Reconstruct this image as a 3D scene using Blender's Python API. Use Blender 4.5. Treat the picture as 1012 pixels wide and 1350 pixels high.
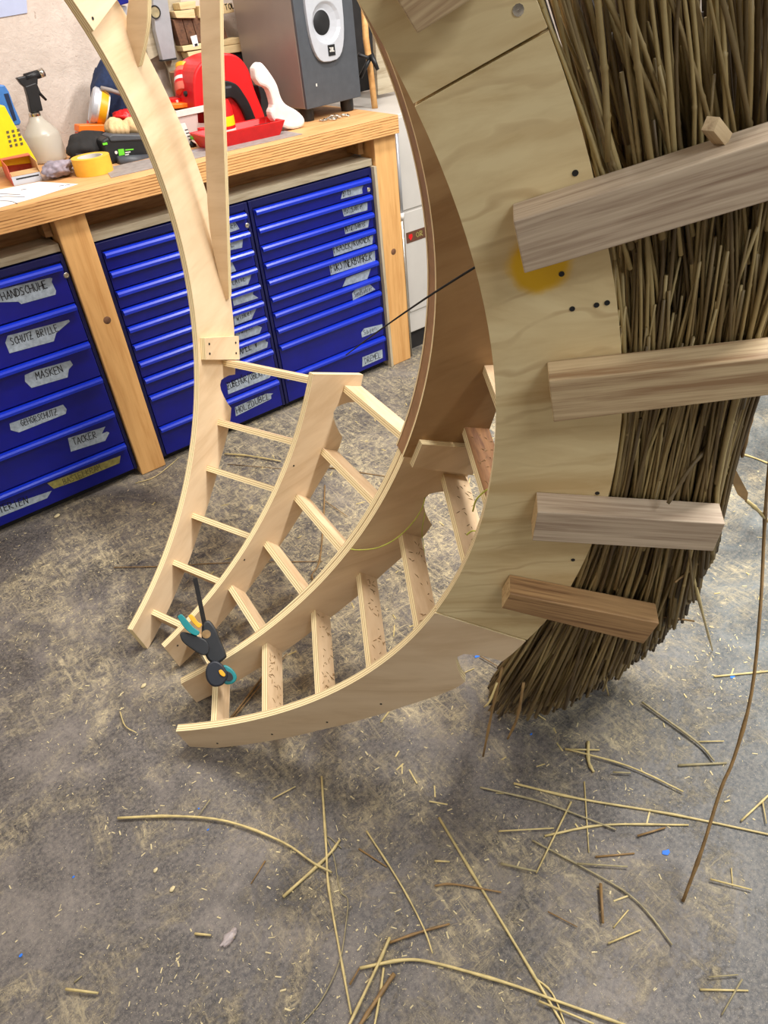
import bpy, bmesh, math, random
import numpy as np
from mathutils import Vector, Matrix, noise
for o in list(bpy.data.objects): bpy.data.objects.remove(o)
random.seed(7); rng = np.random.default_rng(7)
SC = bpy.context.scene; COL = SC.collection

# ------------------------------------------------------------------ camera
W_, H_, F_ = 1012.0, 1350.0, 967.0
_n = np.array([138., 1254., F_]); _n /= np.linalg.norm(_n)
_u = np.array([1711., -934., F_]); _u -= _n * _u.dot(_n); _u /= np.linalg.norm(_u)
_Z = -_n; _X = _u; _Y = np.cross(_Z, _X)
RC = np.stack([_X, _Y, _Z]); CAM = np.array([0, 0, 1.5])
cd = bpy.data.cameras.new('camera'); cam = bpy.data.objects.new('camera', cd); COL.objects.link(cam)
cd.sensor_fit = 'VERTICAL'; cd.sensor_height = 24; cd.sensor_width = 24 * W_ / H_; cd.lens = F_ / H_ * 24
cd.clip_start = 0.02
cam.matrix_world = Matrix([[*RC[0] * [1, -1, -1], 0], [*RC[1] * [1, -1, -1], 0], [*RC[2] * [1, -1, -1], 1.5], [0, 0, 0, 1]])
SC.camera = cam
# ------------------------------------------------------------------ world, lamps, exposure
w = bpy.data.worlds.new('world'); SC.world = w; w.use_nodes = True
w.node_tree.nodes['Background'].inputs[0].default_value = (0.8, 0.87, 1, 1)
w.node_tree.nodes['Background'].inputs[1].default_value = 0.3
SC.view_settings.view_transform = 'Standard'; SC.view_settings.look = 'None'
SC.view_settings.gamma = 1; SC.view_settings.use_curve_mapping = False
SC.view_settings.exposure = 0.55
def lamp(name, loc, size, energy, color, rot=(0, 0, 0)):
    l = bpy.data.lights.new(name, 'AREA'); l.shape = 'RECTANGLE'; l.size, l.size_y = size
    l.energy = energy; l.color = color
    o = bpy.data.objects.new(name, l); COL.objects.link(o); o.location = loc; o.rotation_euler = rot
    return o
lamp('ceiling_lamp', (2.3, 0.3, 2.84), (0.25, 1.3), 80, (1.0, 0.97, 0.93))
lamp('ceiling_lamp', (1.2, 1.65, 2.84), (1.3, 0.25), 39, (1.0, 0.95, 0.90))
lamp('ceiling_lamp', (-1.0, 1.5, 2.84), (0.25, 1.3), 13, (1.0, 0.96, 0.93))
lamp('ceiling_lamp', (0.6, -1.3, 2.84), (1.3, 0.25), 30, (0.88, 0.94, 1.0))

# ------------------------------------------------------------------ pixel helpers (points of the photograph put at their true depth)
def ray(p):
    d = np.array([p[0] - W_ / 2, p[1] - H_ / 2, F_]); return RC @ (d / np.linalg.norm(d))
def hit(p, P0, N):
    d = ray(p); return CAM + d * (np.dot(np.asarray(P0) - CAM, N) / d.dot(N))
def fl(p, z=0.0): return hit(p, (0, 0, z), np.array([0, 0, 1.]))
def onY(p, Y): return hit(p, (0, Y, 0), np.array([0, 1., 0]))
def at(p, dist): return CAM + ray(p) * dist

# ------------------------------------------------------------------ object helpers
WM = {}
def V(a): return Vector([float(x) for x in a])
def setup(o, M, parent):
    WM[o.name] = M
    if parent is not None:
        o.parent = parent; o.matrix_local = WM[parent.name].inverted() @ M
    else: o.matrix_world = M
def thing(name, label, cat, loc=(0, 0, 0), group=None, rz=0.0):
    o = bpy.data.objects.new(name, None); COL.objects.link(o); o.empty_display_size = 0.05
    setup(o, Matrix.Translation(V(loc)) @ Matrix.Rotation(rz, 4, 'Z'), None)
    tag(o, label, cat, group); return o
def tag(o, label=None, cat=None, group=None, kind=None):
    if label: o['label'] = label
    if cat: o['category'] = cat
    if group: o['group'] = group
    if kind: o['kind'] = kind
    return o
def frame(o, x, y, z):
    x, y, z = V(x).normalized(), V(y).normalized(), V(z).normalized()
    return Matrix([[x[0], y[0], z[0], o[0]], [x[1], y[1], z[1], o[1]], [x[2], y[2], z[2], o[2]], [0, 0, 0, 1]])
def fromto(p0, p1, up=(0, 0, 1)):
    x = (V(p1) - V(p0)).normalized(); u = V(up); z = (u - x * u.dot(x)).normalized(); y = z.cross(x)
    return frame(V(p0), x, y, z)
def mk(name, verts, faces, mat, parent=None, M=None, smooth=False, slots=None, idx=None):
    me = bpy.data.meshes.new(name); me.from_pydata([tuple(map(float, v)) for v in verts], [], faces)
    bm = bmesh.new(); bm.from_mesh(me); bmesh.ops.recalc_face_normals(bm, faces=bm.faces); bm.to_mesh(me); bm.free()
    for m in ([mat] + (slots or [])): me.materials.append(m)
    if idx:
        for p, i in zip(me.polygons, idx): p.material_index = i
    if smooth:
        for p in me.polygons: p.use_smooth = True
    o = bpy.data.objects.new(name, me); COL.objects.link(o)
    setup(o, M if M is not None else (WM[parent.name].copy() if parent is not None and parent.type == 'EMPTY' else Matrix()), parent)
    return o
def bev(o, w=0.003, seg=2):
    m = o.modifiers.new('bevel', 'BEVEL'); m.width = w; m.segments = seg; m.limit_method = 'ANGLE'; return o
def box(name, c, s, mat, parent=None, M=None, b=0.0, slots=None, idx=None):
    x, y, z = [q / 2 for q in s]; cx, cy, cz = c
    vs = [(cx + i * x, cy + j * y, cz + k * z) for i in (-1, 1) for j in (-1, 1) for k in (-1, 1)]
    fs = [(0, 1, 3, 2), (4, 6, 7, 5), (0, 4, 5, 1), (2, 3, 7, 6), (0, 2, 6, 4), (1, 5, 7, 3)]
    o = mk(name, vs, fs, mat, parent, M if M is not None else Matrix(), slots=slots, idx=idx)
    if b: bev(o, b)
    return o
def wbox(name, x0, x1, y0, y1, z0, z1, mat, parent=None, b=0.0):
    """axis-aligned box, its own origin at its centre"""
    return box(name, (0, 0, 0), (x1 - x0, y1 - y0, z1 - z0), mat, parent, Matrix.Translation(((x0 + x1) / 2, (y0 + y1) / 2, (z0 + z1) / 2)), b)
def beam(name, p0, p1, wd, th, mat, parent=None, up=(0, 0, 1), b=0.0, slots=None, idx=None):
    L = (V(p1) - V(p0)).length
    return box(name, (L / 2, 0, 0), (L, wd, th), mat, parent, fromto(p0, p1, up), b, slots, idx)
def tube_geo(pts, rad, n=6, knots=None):
    pts = [V(p) for p in pts]; vs = []; fs = []; N = len(pts)
    if not hasattr(rad, '__len__'): rad = [rad] * N
    up = None
    for i, p in enumerate(pts):
        t = (pts[min(i + 1, N - 1)] - pts[max(i - 1, 0)]).normalized()
        if up is None:
            up = Vector((0, 0, 1)) if abs(t.z) < .9 else Vector((1, 0, 0))
        u = (up - t * up.dot(t)).normalized(); v = t.cross(u); up = u
        for k in range(n):
            a = 2 * math.pi * k / n; vs.append(p + (u * math.cos(a) + v * math.sin(a)) * rad[i])
    for i in range(N - 1):
        for k in range(n):
            a, b = i * n + k, i * n + (k + 1) % n
            fs.append((a, b, b + n, a + n))
    fs.append(tuple(range(n))[::-1]); fs.append(tuple(range((N - 1) * n, N * n)))
    return vs, fs
def tube(name, pts, rad, mat, parent=None, n=8, smooth=True, M=None):
    vs, fs = tube_geo(pts, rad, n); M = M if M is not None else Matrix.Translation(V(pts[0]))
    Mi = M.inverted(); return mk(name, [Mi @ v for v in vs], fs, mat, parent, M, smooth)
def cr(pts, k=6):
    P = [np.array(p, float) for p in pts]; P = [2 * P[0] - P[1]] + P + [2 * P[-1] - P[-2]]; out = []
    for i in range(1, len(P) - 2):
        for j in range(k):
            t = j / k; a, b, c, d = P[i - 1:i + 3]
            out.append(0.5 * (2 * b + (c - a) * t + (2 * a - 5 * b + 4 * c - d) * t * t + (3 * b - a - 3 * c + d) * t ** 3))
    out.append(P[-2]); return out
def prism(name, poly, th, mat, parent=None, M=None, edge=None, b=0.0, z0=0.0):
    """2D outline extruded along local z from z0 to z0+th"""
    n = len(poly); vs = [(p[0], p[1], z0) for p in poly] + [(p[0], p[1], z0 + th) for p in poly]
    fs = [tuple(range(n))[::-1], tuple(range(n, 2 * n))] + [(i, (i + 1) % n, (i + 1) % n + n, i + n) for i in range(n)]
    idx = [0, 0] + [1 if edge else 0] * n
    o = mk(name, vs, fs, mat, parent, M, slots=[edge] if edge else None, idx=idx)
    if b: bev(o, b)
    return o
def yprism(name, px, Y, th, mat, parent=None, b=0.0, smooth=False):
    """outline given on the vertical plane y=Y, extruded away from the viewer; origin at its centre"""
    P = [onY(p, Y) for p in px]
    if Y > 2.5 and max(p[2] for p in P) > 1.01:
        for p in P: p[2] = max(p[2], 1.0006)
    c = np.mean(P, axis=0)
    M = frame(c, (1, 0, 0), (0, 0, 1), (0, -1, 0))
    return prism(name, [(p[0] - c[0], p[2] - c[2]) for p in P], -th, mat, parent, M, b=b)
def lathe(name, prof, mat, parent=None, M=None, n=24, smooth=True):
    vs = []; fs = []
    for r, z in prof:
        for k in range(n): a = 2 * math.pi * k / n; vs.append((r * math.cos(a), r * math.sin(a), z))
    for i in range(len(prof) - 1):
        for k in range(n): a, b = i * n + k, i * n + (k + 1) % n; fs.append((a, b, b + n, a + n))
    if prof[0][0] > 1e-5: fs.append(tuple(range(n))[::-1])
    if prof[-1][0] > 1e-5: fs.append(tuple(range((len(prof) - 1) * n, len(prof) * n)))
    o = mk(name, vs, fs, mat, parent, M if M is not None else Matrix(), False)
    if smooth:
        for p in o.data.polygons: p.use_smooth = len(p.vertices) == 4
        m = o.modifiers.new('es', 'EDGE_SPLIT'); m.split_angle = math.radians(40)
    return o
def blob(name, c, rad, mat, parent=None, rz=0.0, amp=0.25, sc=2.2, seed=0, zmin=None, sub=4, ridge=False, rot=None):
    bm = bmesh.new(); bmesh.ops.create_icosphere(bm, subdivisions=sub, radius=1)
    M = Matrix.Translation(V(c)) @ (rot if rot is not None else Matrix.Rotation(rz, 4, 'Z'))
    for v in bm.verts:
        q = v.co * sc + Vector((seed * 7.3, seed * 3.1, seed * 1.7)); f = noise.noise(q) + .5 * noise.noise(q * 2.3)
        if ridge: f = 0.6 - abs(f) * 1.8
        v.co *= (1 + amp * f); v.co = Vector((v.co.x * rad[0], v.co.y * rad[1], v.co.z * rad[2]))
        if zmin is not None:
            wz = (M @ v.co).z
            if wz < zmin: v.co = M.inverted() @ (Vector(((M @ v.co).x, (M @ v.co).y, zmin)))
    me = bpy.data.meshes.new(name); bm.to_mesh(me); bm.free(); me.materials.append(mat)
    for p in me.polygons: p.use_smooth = True
    o = bpy.data.objects.new(name, me); COL.objects.link(o); setup(o, M, parent); return o

# ------------------------------------------------------------------ materials
def rgb(r, g, b):
    f = lambda c: (c / 255 / 12.92) if c / 255 <= .04045 else ((c / 255 + .055) / 1.055) ** 2.4
    return (f(r), f(g), f(b), 1)
class NT:
    def __init__(s, name):
        s.m = bpy.data.materials.new(name); s.m.use_nodes = True; s.t = s.m.node_tree
        s.b = s.t.nodes['Principled BSDF']
    def n(s, typ, **k):
        nd = s.t.nodes.new(typ)
        for a, v in k.items():
            if a.startswith('i_'):
                key = a[2:]; key = int(key) if key.isdigit() else key.replace('_', ' ')
                nd.inputs[key].default_value = v
            else: setattr(nd, a, v)
        return nd
    def l(s, a, b): s.t.links.new(a, b)
    def coords(s, scale=(1, 1, 1), kind='Object', loc=(0, 0, 0), rot=(0, 0, 0)):
        c = s.n('ShaderNodeTexCoord'); m = s.n('ShaderNodeMapping'); m.inputs['Scale'].default_value = scale
        m.inputs['Location'].default_value = loc; m.inputs['Rotation'].default_value = rot
        s.l(c.outputs[kind], m.inputs[0]); return m.outputs[0]
    def noise(s, vec, scale=5, detail=4, rough=.55, dist=0):
        n = s.n('ShaderNodeTexNoise'); n.inputs['Scale'].default_value = scale; n.inputs['Detail'].default_value = detail
        n.inputs['Roughness'].default_value = rough; n.inputs['Distortion'].default_value = dist; s.l(vec, n.inputs['Vector']); return n.outputs['Fac']
    def ramp(s, fac, stops):
        r = s.n('ShaderNodeValToRGB'); e = r.color_ramp.elements
        e[0].position, e[0].color = stops[0]; e[1].position, e[1].color = stops[-1]
        for p, c in stops[1:-1]: q = e.new(p); q.color = c
        s.l(fac, r.inputs[0]); return r.outputs[0]
    def mix(s, fac, a, b, blend='MIX'):
        m = s.n('ShaderNodeMix', data_type='RGBA', blend_type=blend)
        if isinstance(fac, (int, float)): m.inputs[0].default_value = fac
        else: s.l(fac, m.inputs[0])
        for i, x in ((6, a), (7, b)):
            if isinstance(x, tuple): m.inputs[i].default_value = x
            else: s.l(x, m.inputs[i])
        return m.outputs[2]
    def math(s, op, a, b=0.0):
        m = s.n('ShaderNodeMath', operation=op)
        for i, x in ((0, a), (1, b)):
            if isinstance(x, (int, float)): m.inputs[i].default_value = x
            else: s.l(x, m.inputs[i])
        return m.outputs[0]
    def bump(s, h, strength=.2, dist=.002):
        b = s.n('ShaderNodeBump'); b.inputs['Strength'].default_value = strength; b.inputs['Distance'].default_value = dist
        s.l(h, b.inputs['Height']); s.l(b.outputs[0], s.b.inputs['Normal'])
    def done(s, col=None, rough=.5, metal=0, **k):
        if col is not None:
            if isinstance(col, tuple): s.b.inputs['Base Color'].default_value = col
            else: s.l(col, s.b.inputs['Base Color'])
        if isinstance(rough, (int, float)): s.b.inputs['Roughness'].default_value = rough
        else: s.l(rough, s.b.inputs['Roughness'])
        s.b.inputs['Metallic'].default_value = metal
        for a, v in k.items(): s.b.inputs[a.replace('_', ' ')].default_value = v
        return s.m
BW = [(0, (0, 0, 0, 1)), (1, (1, 1, 1, 1))]
def plain(name, c, rough=.5, metal=0, var=.08, sc=30, bump=.1, **k):
    t = NT(name); v = t.coords(); n = t.noise(v, sc, 4)
    d = tuple(x * (1 - var * 2) for x in c[:3]) + (1,); l = tuple(min(1, x * (1 + var * 2)) for x in c[:3]) + (1,)
    col = t.ramp(n, [(.3, d), (.7, l)])
    if bump: t.bump(n, bump, .001)
    return t.done(col, rough, metal, **k)
def wood(name, a, b, knots=0.0, sc=(3, 40, 40), rough=.6, fine=.35, dist=1.0, axis_rot=(0, 0, 0), stain=None, figure=False):
    """grain along local x"""
    t = NT(name); oi = t.n('ShaderNodeObjectInfo')
    v0 = t.coords(); add = t.n('ShaderNodeVectorMath', operation='ADD'); t.l(v0, add.inputs[0])
    sc3 = t.n('ShaderNodeVectorMath', operation='SCALE'); t.l(oi.outputs['Location'], sc3.inputs[0]); sc3.inputs['Scale'].default_value = 3.7
    t.l(sc3.outputs[0], add.inputs[1])
    mp = t.n('ShaderNodeMapping'); mp.inputs['Scale'].default_value = sc; mp.inputs['Rotation'].default_value = axis_rot; t.l(add.outputs[0], mp.inputs[0])
    g = t.noise(mp.outputs[0], 1.0, 5, .6, dist)
    mp2 = t.n('ShaderNodeMapping'); mp2.inputs['Scale'].default_value = tuple(x * 4 for x in sc); mp2.inputs['Rotation'].default_value = axis_rot; t.l(add.outputs[0], mp2.inputs[0])
    g2 = t.noise(mp2.outputs[0], 1.0, 3, .6)
    m = t.math('ADD', t.math('MULTIPLY', g, 1 - fine), t.math('MULTIPLY', g2, fine))
    col = t.ramp(m, [(.36, b), (.5, tuple((x * .35 + y * .65) for x, y in zip(b, a))), (.62, a)])
    if figure:
        wv = t.n('ShaderNodeTexWave'); wv.inputs['Scale'].default_value = 5; wv.inputs['Distortion'].default_value = 9; wv.inputs['Detail'].default_value = 3; wv.inputs['Detail Scale'].default_value = 1.2; wv.bands_direction = 'Y'
        mw = t.coords((.8, 1.5, 1), rot=(0, 0, -.1)); t.l(mw, wv.inputs['Vector'])
        f = t.math('MULTIPLY', t.ramp(wv.outputs['Fac'], [(.0, (1, 1, 1, 1)), (.10, (0, 0, 0, 1))]), t.math('MULTIPLY', t.ramp(g, [(.45, (0, 0, 0, 1)), (.62, (1, 1, 1, 1))]), .42)); col = t.mix(f, col, rgb(166, 128, 80))
    if stain:
        (sx, sy, sr, scol) = stain
        s = t.n('ShaderNodeVectorMath', operation='DISTANCE'); t.l(v0, s.inputs[0]); s.inputs[1].default_value = (sx, sy, 0)
        d = t.math('ADD', s.outputs['Value'], t.math('MULTIPLY', t.noise(v0, 45, 3), .012))
        f = t.ramp(d, [(sr - .006, (1, 1, 1, 1)), (sr + .004, (0, 0, 0, 1))]); col = t.mix(f, col, scol)
    t.bump(m, .12, .001)
    return t.done(col, rough)
def plyedge(name, a, b, th=.018, plies=6):
    """plies stacked along local z"""
    t = NT(name); v = t.coords(); sp = t.n('ShaderNodeSeparateXYZ'); t.l(v, sp.inputs[0])
    nn = t.noise(v, 60, 3); z = t.math('ADD', sp.outputs[2], t.math('MULTIPLY', nn, .0008))
    s = t.math('SINE', t.math('MULTIPLY', z, 2 * math.pi * plies / 2 / th))
    c = t.ramp(t.math('MULTIPLY_ADD', s, .5) if False else t.math('ADD', t.math('MULTIPLY', s, .5), .5), [(.10, b), (.34, a)])
    v2 = t.coords((8, 8, 300)); c = t.mix(t.math('MULTIPLY', t.noise(v2, 2, 3), .5), c, a)
    return t.done(c, .65)
M_ = {}
M_['ply'] = wood('birch_plywood_face', rgb(230, 205, 170), rgb(211, 182, 144), sc=(2.2, 9, 9), fine=.25, dist=1.5, rough=.55)
M_['plybrown'] = wood('shaded_brown_plywood_face', rgb(172, 138, 96), rgb(148, 112, 72), sc=(2.2, 9, 9), fine=.25, dist=1.5, rough=.55)  # darker ply, with the shade behind the front panel put into its brown
M_['panel'] = wood('birch_panel_face', rgb(228, 208, 160), rgb(200, 172, 122), sc=(1.6, 9, 9), fine=.2, dist=2.6, rough=.5, figure=True, stain=(1.244, 1.073, .040, rgb(226, 178, 20)))
M_['edge'] = plyedge('plywood_edge', rgb(248, 230, 182), rgb(172, 130, 76))
M_['core'] = plain('brown_core_veneer', rgb(150, 112, 76), .6)
M_['pine'] = wood('pine_post', rgb(226, 176, 112), rgb(200, 146, 84), sc=(2, 26, 26), fine=.3, dist=.6)
M_['glue'] = wood('glued_batten', rgb(206, 182, 142), rgb(150, 118, 84), sc=(2.5, 60, 60), fine=.45, dist=.7)
M_['glue_grey'] = wood('weathered_batten', rgb(200, 180, 154), rgb(146, 122, 100), sc=(2.0, 60, 60), fine=.5, dist=.8)
M_['glue_brown'] = wood('brown_batten', rgb(176, 138, 92), rgb(112, 78, 46), sc=(2.5, 60, 60), fine=.45, dist=.8)
M_['end'] = wood('batten_end_grain', rgb(220, 190, 140), rgb(170, 130, 84), sc=(60, 60, 60), fine=.4)
M_['rung'] = wood('rung_face', rgb(228, 200, 162), rgb(206, 174, 134), sc=(4, 16, 16), fine=.3)
M_['rung_dark'] = wood('reddish_rung_face', rgb(150, 106, 64), rgb(96, 58, 30), sc=(4, 30, 30), fine=.4)
M_['bench'] = wood('worktop_face', rgb(228, 176, 120), rgb(196, 142, 86), sc=(3, 20, 20), fine=.4)
M_['grayboard'] = wood('pale_weathered_board', rgb(196, 184, 158), rgb(158, 142, 116), sc=(3, 30, 30), fine=.4)
M_['rail'] = wood('brown_rail', rgb(170, 128, 80), rgb(120, 84, 48), sc=(3, 30, 30), fine=.4)
M_['walnut'] = wood('dark_walnut_board', rgb(122, 84, 58), rgb(80, 52, 36), sc=(30, 30, 4), fine=.4)
M_['paleblock'] = wood('pale_spruce_block', rgb(236, 214, 164), rgb(212, 182, 128), sc=(4, 30, 30), fine=.3)
def benchedge():
    t = NT('worktop_edge_plies'); v = t.coords(); sp = t.n('ShaderNodeSeparateXYZ'); t.l(v, sp.inputs[0])
    v2 = t.coords((4, 4, 60)); z = t.math('ADD', sp.outputs[2], t.math('MULTIPLY', t.noise(v2, 1.5, 4), .006))
    s = t.math('ADD', t.math('MULTIPLY', t.math('SINE', t.math('MULTIPLY', z, 2 * math.pi / .0085)), .5), .5)
    c = t.ramp(s, [(.1, rgb(150, 98, 50)), (.45, rgb(226, 174, 112))]); v3 = t.coords((6, 6, 90))
    c = t.mix(t.ramp(t.noise(v3, 2, 4), [(.5, (0, 0, 0, 1)), (.62, (1, 1, 1, 1))]), c, rgb(214, 160, 100))
    return t.done(c, .55)
M_['benchedge'] = benchedge()
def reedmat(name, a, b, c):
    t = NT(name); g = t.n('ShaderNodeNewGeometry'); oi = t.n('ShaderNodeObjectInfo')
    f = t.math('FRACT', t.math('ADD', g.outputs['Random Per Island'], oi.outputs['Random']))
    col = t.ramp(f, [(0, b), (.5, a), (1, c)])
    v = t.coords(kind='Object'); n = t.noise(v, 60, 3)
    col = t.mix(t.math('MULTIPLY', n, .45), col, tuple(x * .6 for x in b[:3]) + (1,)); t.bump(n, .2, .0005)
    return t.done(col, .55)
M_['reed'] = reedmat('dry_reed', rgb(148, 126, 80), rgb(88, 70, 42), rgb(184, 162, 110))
M_['reedback'] = reedmat('shaded_dry_reed', rgb(84, 66, 40), rgb(48, 34, 20), rgb(112, 90, 56))  # deeper reeds coloured darker, shade between the reeds painted in
M_['straw'] = plain('pale_straw', rgb(206, 186, 128), .5, var=.12, sc=40)
M_['strawb'] = plain('brown_straw', rgb(142, 112, 70), .55, var=.15, sc=40)
M_['strawg'] = plain('weathered_grey_straw', rgb(160, 148, 112), .6, var=.15, sc=40)
def floormat():
    t = NT('dusty_concrete_floor'); v = t.coords()
    big = t.noise(v, 1.1, 4, .55); mid = t.noise(v, 5, 8, .7, .6); fine = t.noise(v, 110, 5, .75); vf = t.noise(v, 520, 2, .6)
    cool = t.ramp(mid, [(.30, rgb(42, 49, 54)), (.5, rgb(88, 97, 100)), (.70, rgb(130, 138, 140))])
    warm = t.ramp(mid, [(.30, rgb(34, 33, 36)), (.5, rgb(84, 80, 80)), (.70, rgb(132, 124, 118))])
    sp = t.n('ShaderNodeSeparateXYZ'); t.l(v, sp.inputs[0])
    xm = t.n('ShaderNodeMapRange'); t.l(t.math('ADD', sp.outputs[0], t.math('MULTIPLY', t.math('SUBTRACT', sp.outputs[1], 1.0), -.45)), xm.inputs[0]); xm.inputs[1].default_value = .1; xm.inputs[2].default_value = .75
    c = t.mix(xm.outputs[0], warm, cool)
    c = t.mix(t.ramp(fine, [(.42, (0, 0, 0, 1)), (.7, (.5, .5, .5, 1))]), c, rgb(160, 150, 136))
    c = t.mix(t.ramp(fine, [(.28, (.6, .6, .6, 1)), (.42, (0, 0, 0, 1))]), c, rgb(40, 38, 40))
    # sawdust trodden into scuffed patches, thicker round the frame and along the bench
    dens = t.n('ShaderNodeMapRange'); d1 = t.n('ShaderNodeVectorMath', operation='DISTANCE'); t.l(v, d1.inputs[0]); d1.inputs[1].default_value = (.15, 1.55, 0)
    t.l(d1.outputs['Value'], dens.inputs[0]); dens.inputs[1].default_value = .4; dens.inputs[2].default_value = 1.7; dens.inputs[3].default_value = .19; dens.inputs[4].default_value = -.045
    patch = t.math('ADD', t.noise(v, 3.2, 7, .72, .9), dens.outputs[0])
    gr = t.noise(v, 26, 10, .95, .8); gr2 = t.noise(v, 150, 6, .9, .5)
    w1 = t.noise(t.coords((34, 7, 1), rot=(0, 0, .6)), 1.0, 7, .8, 2.2); w2 = t.noise(t.coords((8, 40, 1), rot=(0, 0, .15)), 1.0, 7, .8, 2.2)
    fib = t.math('MAXIMUM', t.ramp(w1, [(.50, (0, 0, 0, 1)), (.60, (1, 1, 1, 1))]), t.ramp(w2, [(.52, (0, 0, 0, 1)), (.62, (1, 1, 1, 1))]))
    fib = t.math('MAXIMUM', t.math('MULTIPLY', fib, .75), t.ramp(gr, [(.50, (0, 0, 0, 1)), (.57, (1, 1, 1, 1))])); fib = t.math('MULTIPLY', fib, t.ramp(gr2, [(.36, (.25, .25, .25, 1)), (.52, (1, 1, 1, 1))]))
    d2 = t.math('MULTIPLY', t.ramp(patch, [(.49, (.03, .03, .03, 1)), (.58, (.55, .55, .55, 1)), (.68, (1, 1, 1, 1))]), fib)
    c = t.mix(t.math('MULTIPLY', d2, .92), c, rgb(226, 208, 166))
    # damp dark patches
    c = t.mix(t.ramp(t.noise(v, 2.7, 4, .6, .3), [(.58, (0, 0, 0, 1)), (.70, (.6, .6, .6, 1))]), c, rgb(44, 43, 46))
    c = t.mix(t.ramp(vf, [(.66, (0, 0, 0, 1)), (.70, (.9, .9, .9, 1))]), c, rgb(206, 196, 176))
    r = t.ramp(mid, [(.3, (.40, .40, .40, 1)), (.7, (.6, .6, .6, 1))]); r = t.mix(d2, r, (.9, .9, .9, 1))
    t.bump(t.math('ADD', t.math('MULTIPLY', fine, .5), d2), .45, .004)
    return t.done(c, r)
M_['floor'] = floormat()
def wallmat():
    t = NT('rough_white_plaster'); v = t.coords(); n = t.noise(v, 6, 8, .7, .5); n2 = t.noise(v, 40, 5, .7, 1.5)
    c = t.ramp(n, [(.25, rgb(192, 178, 166)), (.6, rgb(226, 212, 200))])
    c = t.mix(t.ramp(n2, [(.3, (.5, .5, .5, 1)), (.36, (0, 0, 0, 1))]), c, rgb(150, 120, 100))
    t.bump(t.math('ADD', t.math('MULTIPLY', n, .8), n2), .45, .008); return t.done(c, .85)
M_['wall'] = wallmat()
M_['wall2'] = plain('painted_wall', rgb(206, 200, 192), .85, var=.04, sc=8)
M_['ceiling'] = plain('ceiling_paint', rgb(226, 224, 220), .9, var=.02, sc=5)
M_['blue'] = plain('blue_enamel', rgb(3, 14, 122), .34, var=.1, sc=6, bump=.03)
M_['bluehandle'] = plain('blue_grip_strip', rgb(18, 48, 190), .28, var=.04, sc=10, bump=.02)
M_['bluedark'] = plain('dark_blue_enamel', rgb(3, 8, 70), .4, var=.1, sc=6, bump=.03)
M_['chrome'] = plain('chrome', rgb(210, 205, 195), .25, 1, var=.03)
M_['tape'] = plain('grey_cloth_tape', rgb(158, 170, 182), .5, var=.14, sc=60)
M_['tapey'] = plain('old_yellow_tape', rgb(158, 150, 84), .6, var=.18, sc=60)
M_['ink'] = plain('black_marker', rgb(18, 18, 22), .6, var=0.02)
M_['inkf'] = plain('faded_marker', rgb(96, 92, 60), .6, var=0.02)
M_['black'] = plain('black_plastic', rgb(24, 25, 28), .45, var=.15)
M_['black2'] = plain('matt_black', rgb(34, 32, 32), .8, var=.15)
M_['char'] = plain('charcoal_panel', rgb(72, 76, 82), .5, var=.05)
M_['silverside'] = plain('greyish_laminate', rgb(150, 140, 132), .35, .3, var=.04, sc=4)
M_['silver'] = plain('silver_plastic', rgb(196, 200, 208), .35, .25, var=.02)
M_['alu'] = plain('aluminium', rgb(188, 190, 196), .38, .5, var=.03)
M_['navyblack'] = plain('blue_black_rubber', rgb(24, 29, 40), .5)
M_['white'] = plain('white_plastic', rgb(226, 222, 216), .5, var=.03)
M_['paper'] = plain('white_paper', rgb(236, 232, 232), .8, var=.01)
M_['bluepaper'] = plain('pale_blue_sheet', rgb(186, 196, 226), .7, var=.02)
M_['red'] = plain('red_plastic', rgb(214, 22, 26), .4, var=.05)
M_['redlabel'] = plain('faded_red_carton', rgb(214, 106, 88), .7, var=.08)
M_['card'] = plain('brown_cardboard', rgb(200, 160, 112), .8, var=.05)
M_['yellow'] = plain('bright_yellow_plastic', rgb(244, 218, 24), .45, var=.03)
M_['yellowt'] = plain('golden_masking_tape', rgb(244, 186, 60), .6, var=.04)
M_['blueh'] = plain('mid_blue_plastic', rgb(64, 122, 196), .4, var=.05)
M_['orange'] = plain('orange_plastic', rgb(250, 120, 24), .45, var=.04)
M_['navy'] = plain('navy_fabric', rgb(28, 44, 78), .85, var=.15, sc=80)
M_['glove'] = plain('beige_leather', rgb(226, 192, 142), .8, var=.1, sc=60)
M_['cloth'] = plain('white_cloth', rgb(230, 218, 212), .85, var=.04)
M_['greycloth'] = plain('dark_grey_cloth', rgb(58, 54, 58), .9, var=.2, sc=50)
M_['lightcloth'] = plain('grey_cloth', rgb(150, 140, 150), .9, var=.15, sc=50)
M_['green'] = plain('bright_green_label', rgb(110, 214, 50), .5, var=.02)
M_['teal'] = plain('teal_plastic', rgb(10, 128, 132), .4, var=.06)
M_['amber'] = plain('amber_plastic', rgb(240, 172, 24), .4, var=.04)
M_['cord'] = plain('yellow_green_string', rgb(196, 202, 90), .7, var=.08, sc=80)
M_['stone'] = plain('brown_bark', rgb(140, 106, 74), .9, var=.25, sc=30, bump=.6)
M_['locker'] = plain('pale_grey_steel', rgb(196, 192, 186), .4, var=.03, sc=5)
M_['brownstrip'] = plain('dark_brown_strip', rgb(92, 58, 40), .6)
M_['mat'] = plain('grey_cutting_mat', rgb(150, 142, 138), .7, var=.08, sc=50)
M_['bluebit'] = plain('blue_tape_scrap', rgb(40, 120, 226), .6, var=.02)
def clear(name, c, alpha):
    t = NT(name); return t.done(c, .25, Alpha=alpha)
M_['clear'] = clear('translucent_bottle', rgb(222, 218, 204), .62)
M_['clearbox'] = clear('translucent_box', rgb(222, 206, 200), .72)
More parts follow.
